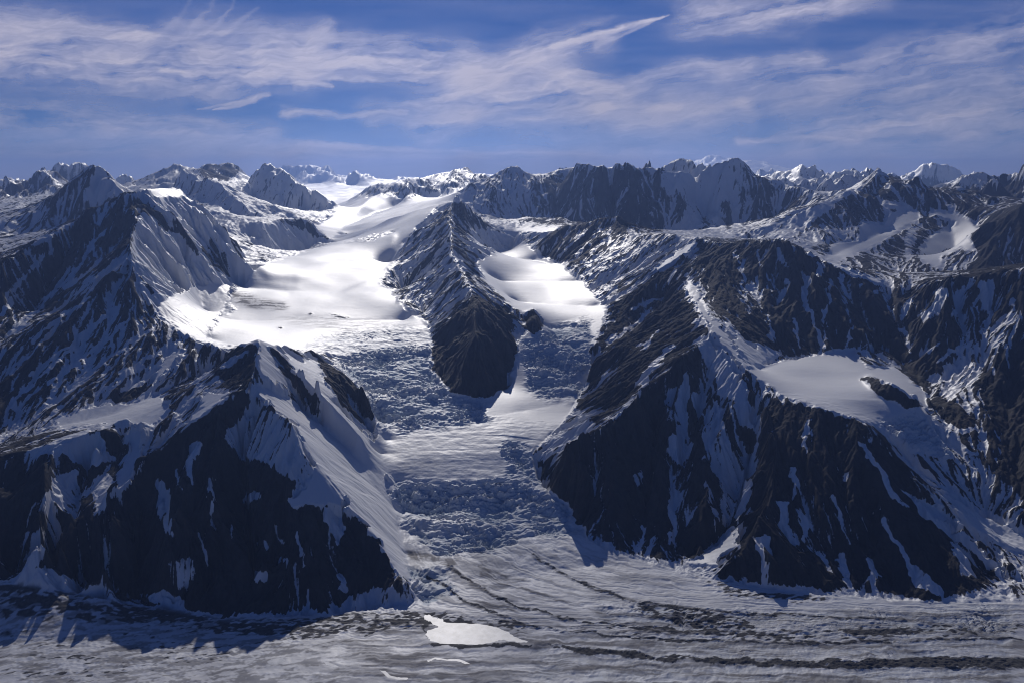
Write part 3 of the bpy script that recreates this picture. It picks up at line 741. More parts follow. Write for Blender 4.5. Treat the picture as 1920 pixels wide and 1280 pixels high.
for ln in PAINT.strip().splitlines():
    ly, v, fe, pts = ln.split('|')
    if ly.islower():
        P_ = np.array([tuple(map(float, q.split(','))) for q in pts.split(';')]) / 2 + PO / 2
        hw = float(fe) / 2; pad = hw * 3 + 2
        x0 = int(max(0, P_[:, 0].min() - pad)); x1 = int(min(PW, P_[:, 0].max() + pad + 1))
        y0 = int(max(0, P_[:, 1].min() - pad)); y1 = int(min(PH, P_[:, 1].max() + pad + 1))
        gx_ = (np.arange(x0, x1) + .5)[None, :]; gy_ = (np.arange(y0, y1) + .5)[:, None]
        bd = np.full((y1 - y0, x1 - x0), 1e9)
        for (xa, ya), (xb, yb) in zip(P_[:-1], P_[1:]):
            ex, ey = xb - xa, yb - ya; t_ = np.clip(((gx_ - xa) * ex + (gy_ - ya) * ey) / (ex * ex + ey * ey), 0, 1)
            bd = np.minimum(bd, np.hypot(gx_ - xa - t_ * ex, gy_ - ya - t_ * ey) / (1 - .5 * t_))
        m_ = (1 - sstep(hw * .6, hw * 1.5 + .6, bd)).astype(f32)
        M = MAPS[ly.upper()][y0:y1, x0:x1]
        M += m_ * (float(v) - M)
        continue
    r_ = poly_mask([tuple(map(float, q.split(','))) for q in pts.split(';')], min(float(fe), 12))
    if r_ is None: continue
    x0, x1, y0, y1, m_ = r_
    M = MAPS[ly][y0:y1, x0:x1]
    M += m_ * (float(v) - M)
def look(ly, px, py):
    u = np.clip(px / 2 + PO / 2 - .5, 0, PW - 1.01); v = np.clip(py / 2 + PO / 2 - .5, 0, PH - 1.01)
    i = u.astype(np.int32); j = v.astype(np.int32); a = (u - i).astype(f32); b = (v - j).astype(f32)
    M = MAPS[ly]
    return (M[j, i] * (1 - a) + M[j, i + 1] * a) * (1 - b) + (M[j + 1, i] * (1 - a) + M[j + 1, i + 1] * a) * b
def seen(z_, tol):
    e = (z_ - H) / R
    return e >= np.maximum.accumulate(e, axis=0) - tol
px, py = project(X, Y, base)
vis0 = seen(base, 4e-3)
flat = 1 - sstep(.10, .26, slope)
# ragged outlines: the survey is looked up with a small offset that is fixed to the ground
rg1 = fbm(X / 90, Y / 90, 4, 201); rg2 = fbm(X / 90 + 50, Y / 90 + 50, 4, 202)
wob = f32(34.0) * FPX / R                    # metres -> pixels
glac = np.where(vis0, look('A', px + rg1 * wob * .7, py + rg2 * wob * .3), flat)
rock = 1 - glac
base = base + np.where(vis0, look('E', px, py), 0)
sv0 = np.where(vis0, look('S', px + rg1 * wob * 1.7, py + rg2 * wob * .8), .5)
softs = sstep(.95, 1.2, sv0)                 # deep drifted snow lies smooth over the rock
sl = np.clip(slope, .05, 1.2)
nx, ny = -GY / np.maximum(slope, 1e-3), GX / np.maximum(slope, 1e-3)   # across the slope
wa = fbm(X / 520, Y / 520, 4, 211) * f32(.55)            # the fall line wanders
ca_, sa_ = np.cos(wa), np.sin(wa)
nx, ny = nx * ca_ - ny * sa_, nx * sa_ + ny * ca_
wildness = .55 + 1.1 * np.clip(fbm(X / 380, Y / 380, 3, 213) + .45, 0, 1)
gulf = np.zeros(base.shape, f32)
mid0 = sstep(7600, 10500, R)
wx = X + 110 * fbm(X / 700, Y / 700, 4, 5); wy = Y + 110 * fbm(X / 700 + 9, Y / 700 + 4, 4, 16)
det = np.zeros(base.shape, f32); gul = np.zeros(base.shape, f32)
oct_ = [(900, 36, 1), (430, 30, 2), (210, 21, 3), (105, 13, 4), (52, 8, 5), (26, 4.2, 6), (14, 2.0, 7)]
for lam, amp, sd_ in oct_:
    fade = 1 - (sstep(260.0, 420.0, R / lam) if lam < 100 else sstep(80.0, 150.0, R / lam)) if lam < 800 else np.ones_like(R)
    if lam < 100:
        k = int(np.searchsorted(rr, 420.0 * lam))
    else:
        k = NRr
    if k < 2: continue
    sx, sy = nx[:k], ny[:k]
    c_, s_ = erosion(wx[:k] / lam, wy[:k] / lam, sx * f32(1.1), sy * f32(1.1), sd_ * 7)
    f_ = fade[:k] if lam < 800 else 1
    c_ = c_ - f32(.25) * (1 - np.abs(s_)) * (1 if lam < 300 else .5)
    if lam < 120: gulf[:k] += c_ * f_ * {105: .5, 52: .7, 26: .55, 14: .3}[lam]
    det[:k] += c_ * amp * f_ * sl[:k] * 1.6 * wildness[:k]
    gul[:k] += c_ * f_ * {900: .5, 430: .8, 210: 1, 105: .8, 52: .65, 26: .5, 14: .3}[lam]
    # the gullies of one scale steer the next
    ang_x = nx[:k] + f32(.35) * s_ * GX[:k] / np.maximum(slope[:k], 1e-3)
    ang_y = ny[:k] + f32(.35) * s_ * GY[:k] / np.maximum(slope[:k], 1e-3)
    nrm = np.maximum(np.sqrt(ang_x ** 2 + ang_y ** 2), 1e-4)
    nx[:k] = ang_x / nrm; ny[:k] = ang_y / nrm
farf = sstep(12000, 24000, R)
mid = sstep(7600, 10500, R)
cF, _s = erosion(wx / 1300, wy / 1300, -GY / np.maximum(slope, 1e-3) * f32(1.1), GX / np.maximum(slope, 1e-3) * f32(1.1), 71)
rid = 1 - np.abs(fbm(X / 2300, Y / 2300, 5, 31)) * 2.4
det = det * rock * (1 - .35 * mid0) * (1 + farf * 2.5) * (1 - .88 * softs * (1 - farf))
rid2 = 1 - np.abs(fbm(wx / 1000 + 7, wy / 1000, 4, 37, .55)) * 2.4
det += mid * (1 - farf) * rock * (rid2 - .62) * 150 * (.25 + np.clip(slope, 0, .6))
det += mid * cF * 60 * np.clip(slope, 0, .9) * rock + farf * (rid - .62) * 330 * (0.15 + rock * np.clip(slope * 2.5, 0, 1))
fn = fbm(X / 60, Y / 60, 4, 77)
crag = 1 - 2.2 * np.abs(fbm(X / 95, Y / 95, 5, 79, .6))
det += rock * (fn * 8 + crag * 9) * (1 - .85 * softs)
crev = np.where(vis0, look('C', px + rg1 * wob * 2.2, py + rg2 * wob * .9), 0) * glac
nearm = 1 - sstep(7000, 12000, R)
gl_ = np.maximum(slope, 1e-3); ux, uy = GX / gl_, GY / gl_
ux = ux + .35 * rg1; uy = uy + .35 * rg2
bw = base + 10 * rg1
k1 = perlin(X / 110 + 1.5 * rg2, bw / 15 + Y / 150, 401); k2 = perlin(X / 46 + rg1, bw / 6 + Y / 62 + rg2, 402); k3 = perlin(X / 22, bw / 2.8 + Y / 26, 403)
cut = np.maximum.reduce([1 - sstep(.02, .24, np.abs(k1)), .75 * (1 - sstep(.03, .3, np.abs(k2))), .45 * (1 - sstep(.03, .35, np.abs(k3)))])
qo = bw * .55 + base * .45 - (X + 130) ** 2 / 9000 + 3 * rg2
co = np.abs(np.sin(qo * (math.pi / 9.5)))
om = sstep(-.25, .25, perlin(X / 150, Y / 110, 409))
cut = np.maximum(cut * (1 - .45 * om), om * (1 - sstep(.05, .5, co)))
blk = np.clip(k1 * .6 + k2 * .5 + perlin(X / 26, Y / 26, 404) * .5, -1, 1)
terr = perlin(X / 420 + rg1 * .5, bw / 26 + Y / 900, 407)
hump = fbm(X / 190, Y / 150, 3, 303)
brk = sstep(-.25, .35, fbm(X / 260, Y / 200, 3, 311) + (slope - .3))      # more broken in the steeps
ser = 1 - cut
det += crev * nearm * (blk * (7 + 12 * brk) - cut * (6 + 13 * brk) + hump * 32 + terr * 10)
c1 = perlin(X / 300 + rg1, bw / 16 + Y / 110, 405); c2 = perlin(X / 120, bw / 6 + Y / 45, 406)
SX, SY = -620.0, 2930.0
pX = np.maximum(X - SX, 1); pY = Y - SY
psi = np.where(pY > 0, np.sqrt(pX * np.maximum(pY, 0)), pY) + rg1 * 26
alo = (X - Y * 1.0)
fl1 = perlin(psi / 42, alo / 420, 431) + .7 * perlin(psi / 17, alo / 190, 432) + .5 * perlin(psi / 8, alo / 110, 433)
tng = glac * sstep(4000, 3650, R) * sstep(-900, -500, X - .2 * (Y - 3000)) if False else glac * (1 - sstep(3650, 4000, R)) * sstep(-900, -450, X)
Dm = np.where(vis0, look('D', px + rg1 * wob, py + rg2 * wob * .5), 0)
det += glac * nearm * np.clip(Dm, 0, 1) * (4 + 9 * fbm(X / 22, Y / 16, 3, 435))
det += tng * (1 - crev) * fl1 * 2.6
og = np.clip(c1 * .6 + c2 * .4, -1, 1)
det += glac * (1 - crev) * nearm * og * np.where(R < 4500, 1.8, .4)
det += glac * (1 - crev) * (fbm(X / 520, Y / 420, 2, 41) * np.where(R < 4300, 8, 17)) + glac * nearm * fbm(X / 60, Y / 30, 3, 43) * np.where(R < 4500, 2.2, .3)
zz = base + det
PONDS = [
    ('large white frozen meltwater pond below the tongue of the side glacier', '796,1152;806,1152;814,1157;829,1160;836,1167;866,1167;900,1169;932,1176;952,1184;964,1193;992,1203;970,1203;944,1199;925,1202;900,1208;860,1207;828,1206;808,1200;798,1190;800,1182;822,1175;806,1165;796,1160', 5),
    ('small oval meltwater pond on the grey ice left of the large pond', '500,1240;510,1234;530,1232;536,1238;520,1244;505,1245', 2),
    ('slim slanting meltwater pond between the oval pond and the winding melt channel', '606,1239;615,1240;636,1249;628,1251;612,1246', 2),
    ('winding bright melt channel at the bottom edge of the valley ice', '712,1256;722,1257;732,1266;748,1269;766,1270;764,1273;746,1273;728,1270;718,1261', 2),
    ('thin curved melt channel on the ice directly below the large pond', '800,1237;815,1232;840,1235;862,1235;881,1243;872,1244;856,1238;838,1238;815,1235;802,1240', 2),
]
pond_xy = []
for lab_, p_, zp in PONDS:
    P_ = np.array([world_pt(*map(float, q.split(',')), 'z%g' % zp)[:2] for q in p_.split(';')])
    pond_xy.append(P_)
    c0 = P_.mean(0); rad = np.abs(P_ - c0).max() + 90
    rs = slice(np.searchsorted(rr, np.hypot(*c0) - rad), np.searchsorted(rr, np.hypot(*c0) + rad))
    xs, ys = X[rs], Y[rs]
    ins = np.zeros(xs.shape, bool); dm = np.full(xs.shape, 1e9)
    for k in range(len(P_)):
        xa, ya = P_[k]; xb, yb = P_[(k + 1) % len(P_)]
        c_ = (ya > ys) != (yb > ys)
        ins ^= c_ & (xs < (xb - xa) * (ys - ya) / ((yb - ya) if yb != ya else 1e-9) + xa)
        ex, ey = xb - xa, yb - ya; t_ = np.clip(((xs - xa) * ex + (ys - ya) * ey) / (ex * ex + ey * ey), 0, 1)
        dm = np.minimum(dm, np.hypot(xs - xa - t_ * ex, ys - ya - t_ * ey))
    sdist = np.where(ins, -dm, dm)
    k_ = 1 - sstep(0, 60 if zp > 3 else 20, sdist)
    zz[rs] = zz[rs] * (1 - k_) + (zp + np.clip(sdist * .12, -1.5, 4)) * k_
# extra scale for mesh normals
px, py = project(X, Y, zz)
elev = (zz - H) / R
hor = np.maximum.accumulate(elev, axis=0)
vis = elev >= hor - 2.5e-3
print('height', round(time.time() - T0, 1))

#@ATTR
sv = np.where(vis0, look('S', px + rg1 * wob * 1.7, py + rg2 * wob * .8), .45 + (zz - 1000) / 2500 + flat * .6)
sn = fbm(X / 70 + nx, Y / 70 + ny, 5, 88, .62)
lowg = np.clip(.72 + sv * 1.2, .6, 1)
snow = .44 + (sv - .5) * 1.3 - (gul * .16 + gulf * .26) * rock * (1 - .6 * softs) * lowg + sn * .5 * rock * (1 - .7 * softs) * lowg - (slope - .6) * .15 * rock
cou = sstep(.5, 1.25, -gul) * sstep(-.05, .3, fbm(X / 330, Y / 330, 3, 215))
snow = snow + .42 * cou * rock * (sv < .6) * (1 - sstep(9000, 14000, R))
snow = snow + farf * .02
snow = np.maximum(snow, glac * (sv > .3) * 1.2)
debris = np.where(vis0, look('D', px + rg1 * wob, py + rg2 * wob * .5), 0)
dirty = np.where(vis0, look('T', px, py), 0)
st = fbm(X / 260 + rg1, Y / 34 + rg2, 4, 91)              # streaks drawn out by the flow
debris = sstep(.46, .56, debris + st * .5 + fn * .2 + perlin((X + .6 * Y) / 34, (Y - .3 * X) / 13, 98) * .28 * (debris > .1)) * glac
mot = perlin((X + 1.2 * Y) / 150, (Y - .28 * X) / 30 + rg1, 92) + .6 * perlin((X + Y) / 60, (Y - .25 * X) / 13 + rg2, 93) + .4 * perlin(X / 14, Y / 9, 97)
hat = perlin((X - .8 * Y) / 17, (X + Y) / 80, 94) + .6 * perlin((X - .7 * Y) / 8, (X + Y) / 50, 95)
rt = sstep(-200, 900, X)
pat = sstep(-.12, .30, mot * (1 - .55 * rt) + hat * .6 * rt - c1 * .25)
flp = sstep(-.25, .5, fl1)
pat = pat * (1 - tng * .6) + tng * .6 * flp
dirty = np.clip(dirty * (.45 + 1.35 * pat) + tng * .22 * flp + c2 * .25 * sstep(.1, .3, dirty), 0, 1)
# ------------------------------------------------------------------ material
def alpine():
    m = bpy.data.materials.new('alpine_surface'); m.use_nodes = True
    n = m.node_tree.nodes; l = m.node_tree.links; n.clear()
    out = n.new('ShaderNodeOutputMaterial')
    at = n.new('ShaderNodeAttribute'); at.attribute_name = 'cover'
    sep = n.new('ShaderNodeSeparateColor'); l.new(at.outputs['Color'], sep.inputs[0])
    geo = n.new('ShaderNodeNewGeometry')
    def noise(scale, detail=4, rough=.6):
        q = n.new('ShaderNodeTexNoise'); q.inputs['Scale'].default_value = scale; q.inputs['Detail'].default_value = detail
        q.inputs['Roughness'].default_value = rough; l.new(geo.outputs['Position'], q.inputs['Vector']); return q
    def math_(op, a_, b_=None, clamp=False):
        q = n.new('ShaderNodeMath'); q.operation = op; q.use_clamp = clamp
        for k, v in ((0, a_), (1, b_)):
            if v is None: continue
            if isinstance(v, (int, float)): q.inputs[k].default_value = v
            else: l.new(v, q.inputs[k])
        return q.outputs[0]
    def ramp(src, stops):
        q = n.new('ShaderNodeValToRGB'); e = q.color_ramp.elements
        while len(e) < len(stops): e.new(.5)
        for k, (p_, c_) in enumerate(stops):
            e[k].position = p_; e[k].color = (*c_, 1)
        l.new(src, q.inputs[0]); return q.outputs[0]
    def mix(f, a_, b_):
        q = n.new('ShaderNodeMix'); q.data_type = 'RGBA'
        if isinstance(f, (int, float)): q.inputs[0].default_value = f
        else: l.new(f, q.inputs[0])
        for k, v in ((6, a_), (7, b_)):
            if isinstance(v, tuple): q.inputs[k].default_value = (*v, 1)
            else: l.new(v, q.inputs[k])
        return q.outputs[2]
    nf = noise(1 / 14, 5, .65); nm = noise(1 / 140, 4); nb = noise(1 / 700, 3)
    # snow edge broken by fine noise
    s = math_('ADD', math_('MULTIPLY', sep.outputs[0], 2.0), math_('MULTIPLY', math_('SUBTRACT', nf.outputs[0], .5), .55))
    s = math_('MULTIPLY', math_('SUBTRACT', s, .45), 9.0, True)
    rockc = ramp(nm.outputs[0], [(.3, (.016, .017, .020)), (.5, (.034, .034, .035)), (.7, (.070, .064, .058))])
    nr = noise(1 / 320, 6, .62)
    brown = ramp(nr.outputs[0], [(.46, (0, 0, 0)), (.62, (1, 1, 1))])
    rockc = mix(math_('MULTIPLY', brown, .28), rockc, (.085, .066, .052))
    rockc = mix(math_('MULTIPLY', nf.outputs[0], .55), rockc, (.020, .021, .025))
    snowc = ramp(nb.outputs[0], [(.3, (.74, .76, .80)), (.7, (.82, .83, .85))])
    icec = ramp(nf.outputs[0], [(.3, (.36, .46, .55)), (.55, (.55, .64, .72)), (.75, (.76, .81, .85))])
    snowc = mix(sep.outputs[1], snowc, icec)
    debc = ramp(nf.outputs[0], [(.3, (.035, .035, .036)), (.7, (.12, .115, .11))])
    snowc = mix(at.outputs['Alpha'], snowc, (.27, .26, .255))
    snowc = mix(sep.outputs[2], snowc, debc)
    col = mix(s, rockc, snowc)
    bs = n.new('ShaderNodeBsdfPrincipled')
    l.new(col, bs.inputs['Base Color'])
    clean = math_('MULTIPLY', s, math_('SUBTRACT', 1.0, math_('MAXIMUM', at.outputs['Alpha'], math_('MAXIMUM', sep.outputs[2], sep.outputs[1])), True))
    l.new(math_('SUBTRACT', .85, math_('MULTIPLY', clean, .33)), bs.inputs['Roughness'])
    l.new(math_('ADD', .2, math_('MULTIPLY', clean, .5)), bs.inputs['Specular IOR Level'])
    bp = n.new('ShaderNodeBump'); bp.inputs['Distance'].default_value = 6.0; bp.inputs['Strength'].default_value = .7
    l.new(math_('MULTIPLY', nf.outputs[0], math_('SUBTRACT', 1.0, math_('MULTIPLY', s, .8))), bp.inputs['Height'])
    l.new(bp.outputs[0], bs.inputs['Normal'])
    l.new(bs.outputs[0], out.inputs[0])
    return m
MAT = alpine()

# ------------------------------------------------------------------ meshes: one object per mountain / glacier
def tago(o, label, cat, kind='structure'):
    o['label'] = label; o['category'] = cat
    if kind: o['kind'] = kind
def normals():
    # per-vertex normal from the polar grid
    dr = np.gradient(rr)[:, None].astype(f32); dt = np.gradient(tt)[None, :].astype(f32)
    zr = np.gradient(zz, axis=0) / dr; zt = np.gradient(zz, axis=1) / (dt * R)
    gx = zr * sth + zt * cth; gy = zr * cth - zt * sth
    q = 1 / np.sqrt(1 + gx * gx + gy * gy)
    return np.stack([-gx * q, -gy * q, q], -1).reshape(-1, 3).astype(f32)
NRM = normals()
VERT = np.stack([X, Y, zz], -1).reshape(-1, 3).astype(f32)
COV = np.stack([snow * .5, crev * np.clip(.15 + .8 * cut - hump * .8 - terr * .3, 0, 1), debris, dirty], -1).reshape(-1, 4).astype(f32)
idx = np.arange(NRr * NTt, dtype=np.int32).reshape(NRr, NTt)
Q = np.stack([idx[:-1, :-1], idx[:-1, 1:], idx[1:, 1:], idx[1:, :-1]], -1).reshape(-1, 4)

ni = np.clip(np.round(fi).astype(int), 0, NR - 1)[:-1]; nj = np.clip(np.round(fj).astype(int), 0, NT - 1)[:-1]
reg = mt[np.ix_(ni, nj)].reshape(-1).astype(int)
gm = ((glac * (sv > .3))[:-1, :-1] > .5).reshape(-1)
Rf = np.broadcast_to(R[:-1], (NRr - 1, NTt - 1)).reshape(-1)
def make(name, sel, label, cat, kind='structure'):
    q = Q[sel]
    if len(q) == 0: return None
    used, inv = np.unique(q, return_inverse=True)
    me = bpy.data.meshes.new(name)
    me.vertices.add(len(used)); me.vertices.foreach_set('co', VERT[used].ravel())
    me.loops.add(q.size); me.loops.foreach_set('vertex_index', inv.reshape(-1).astype(np.int32))
    me.polygons.add(len(q)); me.polygons.foreach_set('loop_start', np.arange(0, q.size, 4, dtype=np.int32))
    at = me.attributes.new('cover', 'FLOAT_COLOR', 'POINT'); at.data.foreach_set('color', COV[used].ravel())
    me.materials.append(MAT)
    me.update(calc_edges=True)
    me.shade_smooth()
    me.normals_split_custom_set_from_vertices(NRM[used])
    o = bpy.data.objects.new(name, me); C.objects.link(o); tago(o, label, cat, kind)
    return o
LAB = {
 'west': 'big dark pyramid at the left with thin snow streaks and a long snow ridge',
 'horn': 'black mountain front with a pointed snowy summit, left of the icefalls',
 'hill': 'low brown hill with round snow patches at the far left above the valley ice',
 'snowhump': 'low snow hump with a dark rocky end beside the upper snow basin',
 'northwest': 'sharp snow peak at the far left, directly behind the big dark pyramid',
 'farwest': 'small distant peaks at the left edge of the skyline',
 'whitepeak': 'distant white mountain with two summits left of the long pale far glacier',
 'blockpeak': 'distant flat topped blue block between the two white summits',
 'farnorth': 'low faint peaks along the farthest part of the skyline',
 'saddle': 'long low snowy ridge right of the far glacier, behind the central pyramid',
 'pyramid': 'dark central pyramid with diagonal snow stripes and a rounded black foot between two icefalls',
 'crest': 'dark jagged crest with snow ramps closing the small upper basin',
 'headwall': 'black headwall with thin white gullies above the right snow bowl',
 'southeast': 'dark brown mountain with snow patches filling the right edge',
 'northeast': 'rugged dark ridges around two small hanging snow bowls, upper right',
 'massif': 'large grey and black mountain right of the side glacier, with a branching snow gully',
 'buttress': 'brown black buttress with a smooth crest below the right snow bowl',
 'northwall': 'long blue shaded rock wall with pointed summit, behind the central pyramid',
 'bigwall': 'high snowy blue face with the tallest dark summit right of centre',
 'iceking': 'pale white massif barely showing over the skyline right of centre',
 'eastslope': 'bare brown slope right of the two small hanging snow bowls',
}
for k, nm in enumerate(NAMES):
    if nm in ('G', 'V'): continue
    make('mountain', (reg == k) & ~gm, LAB[nm], 'mountain')
Xf = X[:-1, :-1].reshape(-1); Yf = Y[:-1, :-1].reshape(-1); Zf = zz[:-1, :-1].reshape(-1)
left = gm.copy()
def take(cond, label):
    global left
    make('glacier', left & cond, label, 'glacier'); left = left & ~cond
take((Zf < 75) & (Rf < 4300), 'grey striped valley glacier with dark moraine bands across the whole foreground')
take((Xf > 900) & (Rf > 3300) & (Rf < 5600), 'smooth pale snow bowl held below the black headwall')
take((Zf < 712) & (Rf < 5800) & (Xf > -1400) & (Xf < 760), 'side glacier with blue crevassed icefalls dropping to the valley ice')
take((Xf > -420) & (Xf < 900) & (Yf > 5000) & (Yf < 8700), 'small bright upper basin right of the dark central pyramid')
take((Xf < 0) & (Yf < 10500) & (Yf > 4500) & (Xf > -3200), 'large glaring white snow basin left of the dark central pyramid')
take((Xf > 2500) & (Yf > 6500) & (Yf < 9800), 'two small hanging snow bowls among rugged dark ridges')
take(np.ones(len(left), bool), 'long pale glacier winding far back between the distant peaks')
print('meshes', round(time.time() - T0, 1))

def ponds():
    import bmesh
    m = bpy.data.materials.new('melt_ice'); m.use_nodes = True
    b_ = m.node_tree.nodes['Principled BSDF']
    b_.inputs['Roughness'].default_value = .38
    tn = m.node_tree.nodes.new('ShaderNodeTexNoise'); tn.inputs['Scale'].default_value = .03; tn.inputs['Detail'].default_value = 6
    gp = m.node_tree.nodes.new('ShaderNodeNewGeometry'); m.node_tree.links.new(gp.outputs['Position'], tn.inputs['Vector'])
    cr = m.node_tree.nodes.new('ShaderNodeValToRGB'); cr.color_ramp.elements[0].color = (.52, .54, .57, 1); cr.color_ramp.elements[0].position = .35
    cr.color_ramp.elements[1].color = (.82, .83, .84, 1); cr.color_ramp.elements[1].position = .62
    m.node_tree.links.new(tn.outputs[0], cr.inputs[0]); m.node_tree.links.new(cr.outputs[0], b_.inputs['Base Color'])
    b_.inputs['IOR'].default_value = 1.33
    for (lab_, p_, zp), P_ in zip(PONDS, pond_xy):
        # round the outline once, then a thin slab of ice
        rj = np.random.RandomState(len(P_))
        P_ = np.concatenate([P_[:, None] + (np.roll(P_, -1, 0) - P_)[:, None] * np.linspace(0, .8, 5)[None, :, None]], 0).reshape(-1, 2)
        ext = np.ptp(P_, 0).max()
        P_ = P_ + rj.normal(0, min(2.4, ext * .008), P_.shape)
        Q_ = np.concatenate([P_ * .75 + np.roll(P_, -1, 0) * .25, P_ * .25 + np.roll(P_, -1, 0) * .75], 1).reshape(-1, 2)
        bm = bmesh.new()
        vs = [bm.verts.new((x_, y_, zp)) for x_, y_ in Q_]
        f_ = bm.faces.new(vs)
        if f_.normal.z < 0 or True: bmesh.ops.recalc_face_normals(bm, faces=[f_])
        f_.normal_update()
        if f_.normal.z < 0: f_.normal_flip()
        r_ = bmesh.ops.extrude_face_region(bm, geom=[f_])
        bmesh.ops.translate(bm, verts=[v for v in r_['geom'] if isinstance(v, bmesh.types.BMVert)], vec=(0, 0, .3))
        bmesh.ops.recalc_face_normals(bm, faces=bm.faces)
        me = bpy.data.meshes.new('pond'); bm.to_mesh(me); bm.free(); me.materials.append(m)
        o = bpy.data.objects.new('pond', me); C.objects.link(o); tago(o, lab_, 'pond')
ponds()
#@CLOUDS
# cirrus: a thin sheet 9.5 km up that bends down with the earth; drawn as strokes  px,py  width  strength
STROKES = """
70|.8|-300,60;0,95;200,115;400,125;560,112
48|.8|500,112;640,100;780,118;880,128
40|.5|-300,20;0,40;120,50;260,80
22|.7|560,100;590,80;606,60
12|.6|560,140;700,150;780,148
11|.2|270,80;320,52;350,22;362,-10
10|.24|320,85;365,52;392,20;402,-10
9|.26|345,85;392,58;425,28;442,0
11|.24|380,88;420,60;452,38;484,16
8|.2|420,90;450,62;482,48
40|.25|330,60;400,50;470,60
34|.6|-300,205;0,212;200,232;400,248;500,255
30|.5|-300,290;0,275;300,282;600,290
14|.5|560,145;600,150;640,148
12|.5|560,165;600,160;630,168
26|1.1|300,308;600,300;900,303;1300,308;1500,305
8|.7|560,274;700,277;900,286;1150,290
12|.5|540,215;640,212;760,216
56|.8|800,215;880,185;960,160;1060,165;1120,185
38|.75|860,160;960,115;1050,88;1120,72
11|.9|1040,92;1120,68;1190,45;1240,26
8|.5|1120,88;1180,60;1250,22
34|.6|900,150;1000,130;1080,140;1160,180
30|.5|700,215;900,225;1050,220;1240,205
44|.6|1290,35;1400,28;1520,10;1650,-30
18|.45|1190,150;1260,130;1360,125;1420,118
30|.55|1180,165;1300,140;1420,135;1520,110
50|.42|1250,210;1400,190;1560,150;1700,110;1920,60;2200,10
34|.5|1180,235;1300,220;1400,205
60|.6|1500,275;1640,245;1760,225;1920,190;2300,150
70|.45|1650,300;1800,280;2200,260
44|.3|1500,200;1750,160;2200,80
8|.5|1384,262;1500,258;1600,264
6|.5|1230,289;1300,287
60|.25|1000,255;1200,262;1400,285
6|.8|505,183;470,187;430,193;395,199;375,203
5|.6|480,190;440,197;405,202
5|1.0|1386,262;1405,260;1425,263
"""
def clouds():
    HC, RE = 9500.0, 6.371e6
    # rows by elevation angle seen from the camera, then outwards overhead
    el = np.concatenate([np.linspace(math.radians(-.9), math.radians(14.5), 500), np.linspace(math.radians(14.6), math.radians(80), 240)])
    te = np.tan(el)
    d = RE * (-te + np.sqrt(te * te + 2 * (HC - H) / RE))
    az = np.radians(np.linspace(-50, 50, 1300))
    D = d[:, None]; A = az[None, :]
    x = (D * np.sin(A)).astype(f32); y = (D * np.cos(A)).astype(f32)
    z = (HC - (D * D) / (2 * RE) + 0 * A).astype(f32)
    px_, py_ = project(x, y, z)
    vis = py_ > -260
    den = np.zeros(x.shape, f32)
    wx_ = px_ + 34 * fbm(px_ / 170, py_ / 80, 5, 501, .6); wy_ = py_ + 22 * fbm(px_ / 150, py_ / 60, 5, 502, .6)
    dirx = np.zeros(x.shape, f32)
    for ln in STROKES.strip().splitlines():
        wd, st_, pts = ln.split('|'); wd = float(wd); st_ = float(st_)
        P = [tuple(map(float, q.split(','))) for q in pts.split(';')]
        best = np.full(x.shape, 1e9, f32)
        wxs, wys = (wx_, wy_) if wd > 11 else (px_ + (wx_ - px_) * .5, py_ + (wy_ - py_) * .5)
        nsg = len(P) - 1
        for kk, ((xa, ya), (xb, yb)) in enumerate(zip(P[:-1], P[1:])):
            ex, ey = xb - xa, yb - ya; L2 = ex * ex + ey * ey
            t = np.clip(((wxs - xa) * ex + (wys - ya) * ey) / L2, 0, 1)
            dd = (wxs - xa - t * ex) ** 2 + (wys - ya - t * ey) ** 2
            if wd < 15: dd = dd / (1.02 - .75 * (kk + t) / nsg) ** 2
            best = np.minimum(best, dd)
        g = np.exp(-(best / (2 * (wd * .62) ** 2)) ** 1.4) * st_
        # fibres drawn along the stroke
        ang = math.atan2(P[-1][1] - P[0][1], P[-1][0] - P[0][0]); ca, sa = math.cos(ang), math.sin(ang)
        u = wx_ * ca + wy_ * sa; v = -wx_ * sa + wy_ * ca
        fb = fbm(u / 260, v / 22, 5, 600 + int(wd), .6) * .8 + fbm(u / 90, v / 40, 4, 640 + int(wd), .6) * .6
        den = 1 - (1 - den) * (1 - np.clip(.74 * g * (1 + fb * 1.9), 0, .95))
    fx_, fy_ = wx_ + 30 * fbm(px_ / 90, py_ / 90, 3, 595), wy_ + 14 * fbm(px_ / 90, py_ / 90, 3, 596)
    fine = fbm((fx_ * .98 - fy_ * .2) / 200, (fy_ * .98 + fx_ * .2) / 13, 5, 591, .62)
    den = np.clip(den * (1 + .5 * fine), 0, .97)
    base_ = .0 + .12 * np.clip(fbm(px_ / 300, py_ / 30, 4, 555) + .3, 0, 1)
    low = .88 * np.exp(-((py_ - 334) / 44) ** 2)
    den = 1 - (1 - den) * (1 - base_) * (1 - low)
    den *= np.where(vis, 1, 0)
    # overhead, out of the picture: cloud added to dim outer ridges and valley glacier
    gx_ = x; gy_ = y - (HC - 700) / math.tan(SUN_EL)
    gx_ = gx_ - (HC - 700) / math.tan(SUN_EL) * math.tan(SUN_AZ)
    def blob(cx, cy, rx, ry, sharp=1.0):
        q = ((gx_ - cx) / rx) ** 2 + ((gy_ - cy) / ry) ** 2
        return 1 - sstep(.55, 1.6, q + .5 * fbm(gx_ / 900, gy_ / 900, 4, 571))
    light = np.maximum.reduce([blob(-1400, 5900, 1600, 1550), blob(400, 6500, 650, 900), blob(-1500, 12500, 2600, 2600), blob(-700, 4100, 500, 500) * .35, blob(2050, 4750, 800, 650) * .5])
